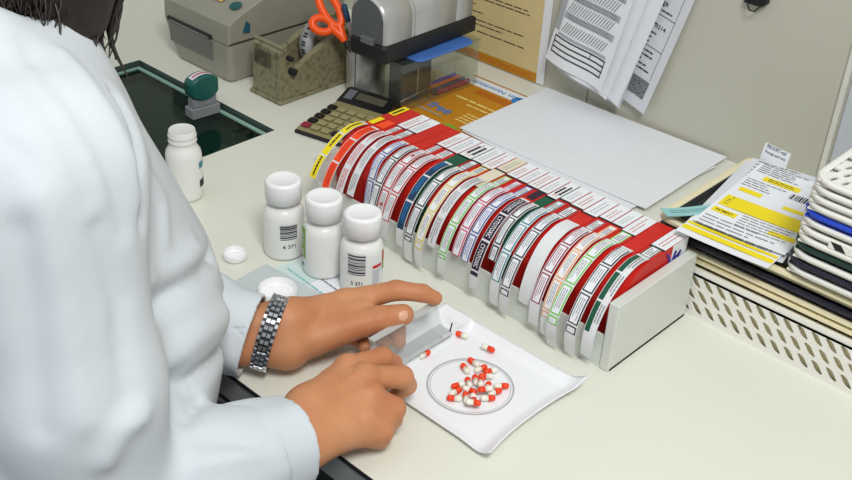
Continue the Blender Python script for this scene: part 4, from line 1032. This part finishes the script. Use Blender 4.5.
LH = dict(arm=(-.735, .495, .045), wrist=((-.694, .540, .043), (-.672, .566, .043)), axis=UV, order=1,
  mcp=[(-.6625, .6345, .054), (-.672, .634, .040), (-.682, .630, .027), (-.688, .619, .020)],
  pads=[((-.668, .568, .036), (-.643, .606, .040), .017, .0135), ((-.672, .572, .030), (-.672, .610, .020), .015, .013), ((-.652, .610, .050), (-.638, .640, .0585), .0125, .0085)],
  fingers=[([(-.6625, .6345, .054), (-.6265, .6725, .0690), (-.6070, .6905, .0670), (-.5985, .7010, .0600)], [.0128, .0104, .0092, .0076]),
           ([(-.655, .585, .036), (-.6385, .6121, .045), (-.6185, .6400, .0535), (-.6060, .6615, .0545)], [.0180, .0155, .0132, .0112]),
           ([(-.672, .634, .040), (-.6330, .6560, .0400), (-.6160, .6640, .0300), (-.6090, .6600, .0190)], [.0115, .0102, .0092, .0080]),
           ([(-.682, .630, .027), (-.6500, .6500, .0220), (-.6330, .6560, .0200), (-.6190, .6490, .0190)], [.0105, .0090, .0080, .0070]),
           ([(-.688, .619, .020), (-.6560, .6330, .0150), (-.6400, .6360, .0170), (-.6290, .6310, .0170)], [.0100, .0082, .0075, .0065])],
  bumps=[((-.6625, .6345, .058), .009)])
RHh = dict(arm=(-.550, .445, .047), wrist=((-.5470, .4720, .046), (-.5530, .4950, .047)), axis=(-.80, .10, .50), order=1,
  mcp=[(-.5800, .5600, .0560), (-.5560, .5600, .0590), (-.5370, .5500, .0530), (-.5260, .5330, .0420)],
  pads=[((-.560, .500, .036), (-.588, .540, .032), .016, .013), ((-.540, .500, .038), (-.527, .528, .030), .015, .013), ((-.5260, .560, .036), (-.5190, .541, .029), .0112, .0105), ((-.5330, .560, .022), (-.5260, .542, .018), .010, .009)],
  fingers=[([(-.5800, .5600, .0560), (-.5745, .6010, .0500), (-.5735, .6150, .0360), (-.5780, .6120, .0230)], [.0118, .0105, .0092, .0080]),
           ([(-.5560, .5600, .0590), (-.5430, .5960, .0480), (-.5450, .6060, .0310), (-.5530, .6020, .0180)], [.0118, .0108, .0092, .0080]),
           ([(-.5370, .5500, .0530), (-.5225, .5650, .0400), (-.5270, .5680, .0230), (-.5420, .5640, .0140)], [.0118, .0108, .0095, .0082]),
           ([(-.5260, .5330, .0420), (-.5150, .5440, .0310), (-.5190, .5460, .0180), (-.5330, .5400, .0125)], [.0108, .0098, .0085, .0072]),
           ([(-.575, .520, .036), (-.5990, .5560, .0320), (-.6020, .5900, .0260), (-.5960, .6130, .0200)], [.0150, .0115, .0102, .0086])],
  bumps=[((-.5560, .5600, .0640), .0095), ((-.5800, .5600, .0610), .009), ((-.5370, .5500, .0585), .0085), ((-.5260, .5330, .0470), .0075)])
def seg_dist(V_, pts):
    d = np.full(len(V_), 1e9)
    for i in range(len(pts)-1): d = np.minimum(d, sd_cone(V_, pts[i], pts[i+1], 0, 0))
    return d
def groove(V_, N_, pts, depth, width): d = seg_dist(V_, [A(p) for p in pts]); return V_-N_*(depth*np.exp(-(d/width)**2))[:, None]
body = MB()
for H_, lo, hi in ((LH, (-.79, .44, -.002), (-.575, .72, .10)), (RHh, (-.63, .40, -.002), (-.48, .645, .095))):
    V_, F_ = nets(lambda P: hand(P, H_), lo, hi, .00165)
    V_ = relax(V_, F_, 3, .4); N_ = vnormals(V_, F_)
    if H_ is LH:
        for t in (.0, .35, .6): # wrist wrinkles
            c = A((-.676, .562, .043))+A((.012, .011, 0))*t; V_ = groove(V_, N_, [c+UV*.018-FV*.016, c-UV*.004-FV*.021, c-UV*.02-FV*.016], .0009, .0012)
        V_ = groove(V_, N_, [(-.642, .628, .060), (-.650, .606, .058), (-.655, .592, .055)], .0012, .0015)
    # tendons, knuckle creases
    mc = [A(m) for m in H_['mcp']]; up_ = A((0, 0, 1)) if H_ is RHh else -FV*.6+UV*.4
    for i in range(4):
        b0 = A(H_['wrist'][1])+A(H_['axis'])*(-(i-1.5)/1.5)*.010; V_ = groove(V_, N_, [b0*.55+mc[i]*.45+up_*.014, mc[i]*.92+b0*.08+up_*.012], -.0011, .0032)
    for fi, f in enumerate(H_['fingers']):
        for jn in (1, 2):
            c = A(f[0][jn]); r = f[1][jn]; t = A(f[0][jn])-A(f[0][jn-1]); t /= np.linalg.norm(t); o_ = up_-t*(up_@t); o_ /= np.linalg.norm(o_); b_ = np.cross(t, o_)
            for q in (-.0016, .0012): V_ = groove(V_, N_, [c+t*q+o_*r*.7-b_*r*.7, c+t*q+o_*r, c+t*q+o_*r*.7+b_*r*.7], .0005, .0007)
    V_[:, 2] = np.maximum(V_[:, 2], .0012 if H_ is RHh else .0008)
    np_mesh(body, V_, F_, skin)
# ---- head and neck (out of the frame, but it is there) -----------------------
NK = A((-.790, .375, .385)); HC = A((-.785, .475, .545))
hd_f = A((.12, .80, -.55)); hd_f = hd_f/np.linalg.norm(hd_f); hd_u = A((0, .5, .75)); hd_u = hd_u-hd_f*(hd_u@hd_f); hd_u /= np.linalg.norm(hd_u); hd_r = np.cross(hd_f, hd_u)
HR = np.stack([hd_r, hd_f, hd_u], 1)
def hp(r, f, u): return HC+hd_r*r+hd_f*f+hd_u*u
def head(P):
    d = sd_ell(P, hp(0, -.012, .025), (.074, .092, .085), HR)
    d = smin(d, sd_ell(P, hp(0, .022, -.045), (.056, .062, .066), HR), .03)
    d = smin(d, sd_cone(P, hp(0, .062, -.100), hp(0, .045, -.085), .018, .03), .02)
    d = smin(d, sd_cone(P, hp(0, .083, .005), hp(0, .104, -.032), .008, .012), .010)
    d = smin(d, sd_cone(P, hp(-.018, .082, -.068), hp(.018, .082, -.068), .007, .007), .006)
    for s in (-1, 1):
        d = -smin(-d, sd_ell(P, hp(.031*s, .092, .006), (.015, .010, .010), HR), .008)
        d = smin(d, sd_cone(P, hp(.020*s, .083, .011), hp(.042*s, .074, .010), .004, .004), .004)
        d = smin(d, sd_ell(P, hp(.076*s, -.008, -.015), (.006, .018, .030), HR), .006)
    d = smin(d, sd_cone(P, hp(0, -.025, -.07), NK+A((0, -.02, -.03)), .050, .056), .03)
    return smin(d, sd_cone(P, A((-.84, .33, .30)), A((-.75, .33, .30)), .07, .07), .04)
V_, F_ = nets(head, (-.96, .22, .20), (-.64, .64, .68), .005); V_ = relax(V_, F_, 1); np_mesh(body, V_, F_, skin)
bo = body.build('body', who, off=WHO)
for s in (-1, 1):
    mb = MB(); c = hp(.031*s, .0680, .006); mb.lathe([(.0001, .0100)]+[(.0100*math.sin(a), .0100*math.cos(a)) for a in [i*math.pi/12 for i in range(1, 12)]], mat('eye_white', (235, 232, 228), .2), 20, mtx=Matrix.Translation(c) @ Vector(hd_f).to_track_quat('Z', 'Y').to_matrix().to_4x4())
    mb.lathe([(0, .0104), (.0030, .0100), (.0056, .0088)], mat('iris', (60, 40, 25), .2), 20, mtx=Matrix.Translation(c) @ Vector(hd_f).to_track_quat('Z', 'Y').to_matrix().to_4x4()); mb.build('eye', who, off=WHO)
    mb = MB(); mb.tube([hp(.014*s, .083, .028), hp(.031*s, .078, .034), hp(.046*s, .066, .030)], [.002, .003, .001], hair_m, 8); mb.build('eyebrow', who, off=WHO)
# thumbnail
def nail(c, along, nrm, w, l):
    mb = MB(); a = A(along)/np.linalg.norm(along); n_ = A(nrm)-a*(A(nrm)@a); n_ /= np.linalg.norm(n_); b = np.cross(a, n_)
    mb.surf(lambda u, v: tuple(A(c)+a*v*l+b*math.sin(u)*w*(1-.25*max(0, abs(v)-.6)/.4)+n_*(math.cos(u)-1)*w*.9-n_*.0006*abs(v)**2), -.95, .95, -1, 1, mat('nail', (216, 164, 136), .3), 8, 6); mb.build('fingernail', who, off=WHO)
nail(A((-.6075, .6590, .0545))-FV*.0120+UV*.0010, (.0125, .0200, .0015), -FV+UV*.15+RV*.05, .0082, .0080)
# ---- coat ----------------------------------------------------------------------
ZT = A([-.62, -.45, -.10, -.01, .04, .10, .15, .20, .30, .36, .40, .43])
TC = A([(-.79, .20), (-.79, .22), (-.79, .27), (-.795, .285), (-.80, .305), (-.80, .318), (-.80, .325), (-.80, .332), (-.795, .342), (-.79, .352), (-.79, .362), (-.79, .37)])
TA = A([.27, .26, .25, .238, .225, .215, .203, .186, .155, .120, .085, .075]); TB = A([.19, .185, .20, .205, .212, .224, .208, .176, .119, .088, .072, .066])
def unit(v): v = A(v); return v/np.linalg.norm(v)
CUTS = [(A((-.552, .440, .047)), unit((.08, .98, -.10))), (A((-.722, .519, .049)), unit(RV*.95-UV*.30))]
def sleeve(P, pts, rs, e, n_):
    q = P+np.stack([.0016*np.sin(P[..., 0]*140+P[..., 2]*90), .0016*np.sin(P[..., 1]*150+P[..., 2]*70), .0012*np.sin(P[..., 0]*120)], -1)
    o = chain(q, pts, rs, .01); i_ = chain(q, pts, [r-.0042 for r in rs], .01)
    d = np.maximum(o, -i_); d = np.maximum(d, (P-e)@n_); return np.maximum(d, -((P-(e-n_*.075))@n_))
def coat_sdf(P):
    z = P[..., 2]; cx = np.interp(z, ZT, TC[:, 0]); cy = np.interp(z, ZT, TC[:, 1]); a = np.interp(z, ZT, TA); b = np.interp(z, ZT, TB)
    x, y = P[..., 0]-cx, P[..., 1]-cy; q = np.sqrt((x/a)**2+(y/b)**2); g = np.sqrt((x/(a*a))**2+(y/(b*b))**2)+1e-6
    d = q*(q-1)/g; d = np.maximum(d, z-.400); d = np.maximum(d, -.60-z); d = np.maximum(d, np.where(z < .004, y+cy-.513, -1))
    sh = sd_cone(P, A((-.93, .335, .325)), A((-.67, .325, .330)), .060, .062); d = smin(d, sh, .05)
    ra = chain(P, [A((-.648, .310, .312)), A((-.605, .300, .160)), A((-.590, .300, .045))], [.070, .064, .060], .02)
    rf = chain(P, [A((-.590, .300, .045)), A((-.565, .390, .050)), A((-.5475, .468, .046))], [.058, .048, .040], .02)
    la = chain(P, [A((-.935, .335, .320)), A((-.955, .375, .17)), A((-.93, .415, .065))], [.068, .060, .056], .02)
    lf = chain(P, [A((-.93, .415, .065)), A((-.81, .475, .058)), A((-.704, .528, .046))], [.055, .050, .039], .02)
    kk = np.interp(z, [.12, .30], [.018, .07]); d = smin(d, smin(ra, rf, .015), kk); d = smin(d, smin(la, lf, .015), .02)
    for e, n_ in CUTS:
        near = np.linalg.norm(P-e, axis=-1)-.085; d = np.maximum(d, np.minimum((P-e)@n_, -near))
    rg = chain(P, [A((-.745, .300, .412)), A((-.700, .322, .404)), A((-.702, .355, .367)), A((-.712, .384, .342)), A((-.745, .415, .310))], [.024, .020, .017, .014, .013], .02); d = smin(d, rg, .03)
    # neck opening
    d = np.maximum(d, -sd_cone(P, NK+A((0, .02, -.04)), NK+A((0, .09, .06)), .052, .070))
    return d
FOLDS = [
 ([(-.600, .370, .205), (-.6207, .3897, .1909), (-.6353, .4158, .1829), (-.6652, .459, .1665), (-.70, .50, .15)], .013, .0085),
 ([(-.615, .395, .215), (-.632, .42, .205), (-.665, .46, .19)], -.007, .012),
 ([(-.585, .365, .145), (-.6028, .3997, .1136), (-.6142, .4262, .1072), (-.6347, .4583, .0946), (-.655, .485, .09)], .012, .009),
 ([(-.600, .385, .150), (-.6213, .4225, .1423), (-.6534, .47, .1225)], -.008, .014),
 ([(-.5772, .3772, .1044), (-.5973, .4065, .0959)], .006, .006),
 ([(-.6045, .4057, .1103), (-.5898, .404, .0966)], .0025, .003),
 ([(-.62, .29, .385), (-.6055, .2768, .373), (-.6016, .2828, .3732), (-.5965, .2863, .3697), (-.5912, .2864, .3626)], .0022, .0035),
 ([(-.677, .3351, .4006), (-.6237, .3292, .3943), (-.5947, .3343, .3705), (-.581, .3387, .3408), (-.575, .3404, .2996)], .0045, .008),
 ([(-.6673, .3152, .4016), (-.6153, .313, .3912), (-.5892, .3157, .3677), (-.5748, .317, .3324)], .0035, .007),
 ([(-.6663, .3585, .3942), (-.6189, .3547, .3813), (-.5924, .3573, .3489), (-.5861, .3613, .3107)], -.004, .008),
 ([(-.5815, .286, .3413), (-.5695, .2868, .2691), (-.5469, .2772, .184)], -.0045, .012),
 ([(-.5716, .3197, .3096), (-.5662, .3255, .2525), (-.5431, .3095, .1856)], .005, .010),
 ([(-.5846, .2711, .3235), (-.5769, .2629, .2522), (-.5629, .2516, .1801)], .004, .010),
 ([(-.6357, .3823, .3675), (-.6022, .375, .3391), (-.5915, .3665, .3265), (-.5861, .363, .29)], .006, .007),
 ([(-.66, .415, .30), (-.6708, .43, .2482), (-.651, .416, .2248)], -.004, .009),
 ([(-.5404, .2844, .1464), (-.5389, .2981, .1671), (-.5394, .3154, .1704)], -.006, .010),
 ([(-.5531, .3737, .1011), (-.5406, .3935, .097), (-.5255, .4164, .0819)], .004, .006),
 ([(-.539, .3625, .0914), (-.529, .3889, .0885), (-.5273, .4138, .0806)], -.004, .007),
 ([(-.6488, .4723, .1074), (-.6769, .4941, .0634), (-.6727, .4925, .0512)], .003, .004)]
V_, F_ = nets(coat_sdf, (-1.10, .0, -.63), (-.47, .62, .46), .0058)
V_ = relax(V_, F_, 2, .5); N_ = vnormals(V_, F_)
from mathutils import noise as mnoise
w_ = A([mnoise.noise(Vector((p[0]*9, p[1]*9, p[2]*4)))*.0045+mnoise.noise(Vector((p[0]*22+5, p[1]*22, p[2]*12)))*.0018 for p in V_.tolist()])
keep = np.clip((np.minimum(np.linalg.norm(V_-A((-.546, .47, .046)), axis=1), np.linalg.norm(V_-A((-.70, .531, .046)), axis=1))-.05)/.06, 0, 1)
V_ = V_+N_*(w_*keep)[:, None]
for pts, dep, wd in FOLDS: V_ = groove(V_, N_, pts, dep, wd)
V_ = relax(V_, F_, 1, .4)
np.clip(V_, -9, 9, out=V_); low = (V_[:, 1] > .517-.004) & (V_[:, 2] < .0015); V_[low, 2] = np.maximum(V_[low, 2], .0015)
cmb = MB(); np_mesh(cmb, V_, F_, coat_m)
for pts, rs, e, n_ in (([A((-.575, .350, .048)), A((-.560, .420, .048)), A((-.5445, .490, .045))], [.052, .0445, .0375], A((-.5475, .468, .046)), unit((.08, .98, -.10))),
                       ([A((-.80, .470, .056)), A((-.74, .508, .052)), A((-.672, .543, .0465))], [.055, .0490, .0400], A((-.6885, .5345, .047)), unit(RV*.95-UV*.30))):
    V_, F_ = nets(lambda P: sleeve(P, pts, rs, e, n_), e-.13, e+.07, .0022); V_ = relax(V_, F_, 2, .5); V_[:, 2] = np.maximum(V_[:, 2], .0012); np_mesh(cmb, V_, F_, coat_m)
coat = cmb.build('white_coat', who, off=WHO); coat['label'] = 'white cotton laboratory coat'
# collar
mb = MB()
cp = [A(p) for p in ((-.86, .37, .390), (-.835, .325, .400), (-.785, .306, .402), (-.738, .318, .396), (-.712, .352, .374), (-.708, .385, .352), (-.716, .408, .332))]
cc = catmull(cp, 6); m_ = len(cc)
def colp(u, v):
    i = u*(m_-1); a = int(min(i, m_-2)); p = cc[a]*(1-(i-a))+cc[a+1]*(i-a); t = cc[a+1]-cc[a]; t /= np.linalg.norm(t); out = np.cross(t, A((0, 0, 1))); out /= np.linalg.norm(out)
    wv = .030*(1 if u < .7 else 1-(u-.7)/.3*.7); return tuple(p+out*(v*.016+.002*math.sin(9*u))+A((0, 0, .006-v*wv+.006*math.sin(math.pi*v))))
mb.surf(colp, 0, 1, 0, 1, coat_m, 40, 8); co_ = mb.build('collar', coat, off=(0, 0, 0))
sm = co_.modifiers.new('s', 'SOLIDIFY'); sm.thickness = .003; co_.parent = who; co_.location = (-WHO[0], -WHO[1], -WHO[2])
# trousers and shoes
mb = MB()
def legs(P):
    d = None
    for s in (-1, 1):
        c = chain(P, [A((-.80+.09*s, .21, -.30)), A((-.80+.10*s, .24, -.55)), A((-.80+.11*s, .20, -.83))], [.10, .075, .060], .02); d = c if d is None else smin(d, c, .02)
    return d
V_, F_ = nets(legs, (-1.05, .05, -.90), (-.55, .40, -.18), .014); np_mesh(mb, V_, F_, mat('trousers', (60, 62, 70), .8)); mb.build('trousers', who, off=WHO)
for s in (-1, 1):
    mb = MB(); pr = [(-.80+.11*s+a*.045*(1 if b > .5 else .8), .12+b*.25) for a, b in ((-.8, 0), (.8, 0), (1, .3), (1, .8), (.5, 1), (-.5, 1), (-1, .8), (-1, .3))]; mb.prism(pr, -.899, -.845, black_pl, bev=.012, smooth=True); mb.build('shoe', who, off=WHO)
# ---- hair ------------------------------------------------------------------------
mb = MB()
def hair(P):
    d = sd_ell(P, hp(0, -.030, .038), (.084, .094, .090), HR)
    d = smin(d, sd_ell(P, hp(0, -.055, -.05), (.076, .050, .085), HR), .03)
    d = smin(d, chain(P, [hp(.058, -.01, -.01), A((-.728, .425, .470)), A((-.728, .405, .400))], [.034, .038, .030], .02), .02)
    d = smin(d, chain(P, [hp(-.058, -.01, -.01), A((-.845, .435, .455)), A((-.850, .430, .40))], [.034, .036, .018], .02), .02)
    d = smin(d, sd_cone(P, hp(0, -.07, -.09), A((-.730, .365, .445)), .060, .034), .03)
    d = np.maximum(d, -sd_ell(P, hp(0, .088, -.055), (.063, .082, .110), HR)); d = np.maximum(d, -sd_ell(P, hp(0, .060, -.130), (.050, .060, .055), HR)); return d
V_, F_ = nets(hair, (-.95, .20, .34), (-.62, .62, .70), .005); V_ = relax(V_, F_, 1); np_mesh(mb, V_, F_, hair_m)
HAIRV = V_
# wavy locks hanging over the collar
E0, Em, E1 = A((-.685, .328, .434)), A((-.680, .360, .402)), A((-.694, .398, .372))
hr = random.Random(3)
for i in range(620):
    t = hr.random(); end = A((-.030, .020, -.016))+(E0*(1-t)**2+2*Em*t*(1-t)+E1*t*t)+A([hr.gauss(0, .007) for _ in range(3)])
    root = end+A((-.040, .030+.01*t, .100))+A([hr.gauss(0, .008) for _ in range(3)])
    ph = hr.uniform(0, 6.28); am = hr.uniform(.004, .012); pts = []
    for q in range(9):
        f = q/8; w__ = am*math.sin(ph+f*5.5)*f; pts.append(root*(1-f)+end*f+RV*w__+UV*.0+A((0, am*.6*math.cos(ph+f*5)*f, 0)))
    pts = catmull(pts, 2); n_ = len(pts); r_0 = hr.uniform(.0012, .0038)
    mb.tube(pts, [r_0*(1-.85*(q/(n_-1))**2) for q in range(n_)], hair_m, 5, False)
for i in range(26): # the wisp that swings forward
    o = A([hr.gauss(0, .0022) for _ in range(3)]); o = o+A((-.016, -.014, 0)); pts = catmull([A((-.700, .400, .445))+o, A((-.698, .402, .420))+o, A((-.695, .410, .400))+o*1.4, A((-.695+hr.uniform(-.008, .008), .428, .379))+o], 5); n_ = len(pts)
    mb.tube(pts, [.0014*(1-.85*(q/(n_-1))**2) for q in range(n_)], hair_m, 5, False)
mb.build('hair', who, off=WHO)
# ---- wristwatch bracelet ------------------------------------------------------------
wc = A((-.6815, .5515, .0425))+UV*.0028-FV*.001; wa = RV*.95-UV*.30; wa /= np.linalg.norm(wa); wu = UV-wa*(UV@wa); wu /= np.linalg.norm(wu); wv = np.cross(wa, wu)
wt = empty('wristwatch', tuple(A(wc)-A(WHO))); wt.parent = who
def wring(t, off, r=0): return A((0., 0, 0))+wu*(.0362+r)*math.sin(t)+wv*(.0250+r)*math.cos(t)+wa*off
chrome = mat('watch_steel', (200, 202, 206), .18, 1, var=.05)
mb = MB(); nl = 34
for i in range(nl):
    for j, (o0, o1) in enumerate(((-.0085, -.0050), (-.0046, -.0002), (.0002, .0046), (.0050, .0085))):
        t0 = 2*math.pi*(i+(.5 if j in (1, 2) else 0))/nl+.02; t1 = t0+2*math.pi/nl-.045
        q = [wring(t0, o0, 0), wring(t1, o0, 0), wring(t1, o1, 0), wring(t0, o1, 0)]; q2 = [wring(t0+.02, o0+.0003, .0030), wring(t1-.02, o0+.0003, .0030), wring(t1-.02, o1-.0003, .0030), wring(t0+.02, o1-.0003, .0030)]
        mb.add([tuple(p) for p in q+q2], [(0, 3, 2, 1), (4, 5, 6, 7), (0, 1, 5, 4), (1, 2, 6, 5), (2, 3, 7, 6), (3, 0, 4, 7)], chrome)
mb.build('bracelet', wt)
mb = MB(); mb.surf(lambda u, v: tuple(wring(u, v, .0004)), 0, 2*math.pi, -.0080, .0080, black_pl, 48, 1); mb.build('inner_band', wt)
mb = MB(); mb.surf(lambda u, v: tuple(wring(u, v, .0030)), -2.75, -2.15, -.0088, .0088, chrome, 8, 1); mb.build('clasp', wt)
mb = MB(); wm_ = Matrix.Translation(Vector(wv*-.026)) @ Vector(-wv).to_track_quat('Z', 'Y').to_matrix().to_4x4()
mb.lathe([(0, 0), (.015, 0), (.015, .006), (.013, .0075), (0, .0075)], chrome, 28, mtx=wm_); mb.build('case', wt)
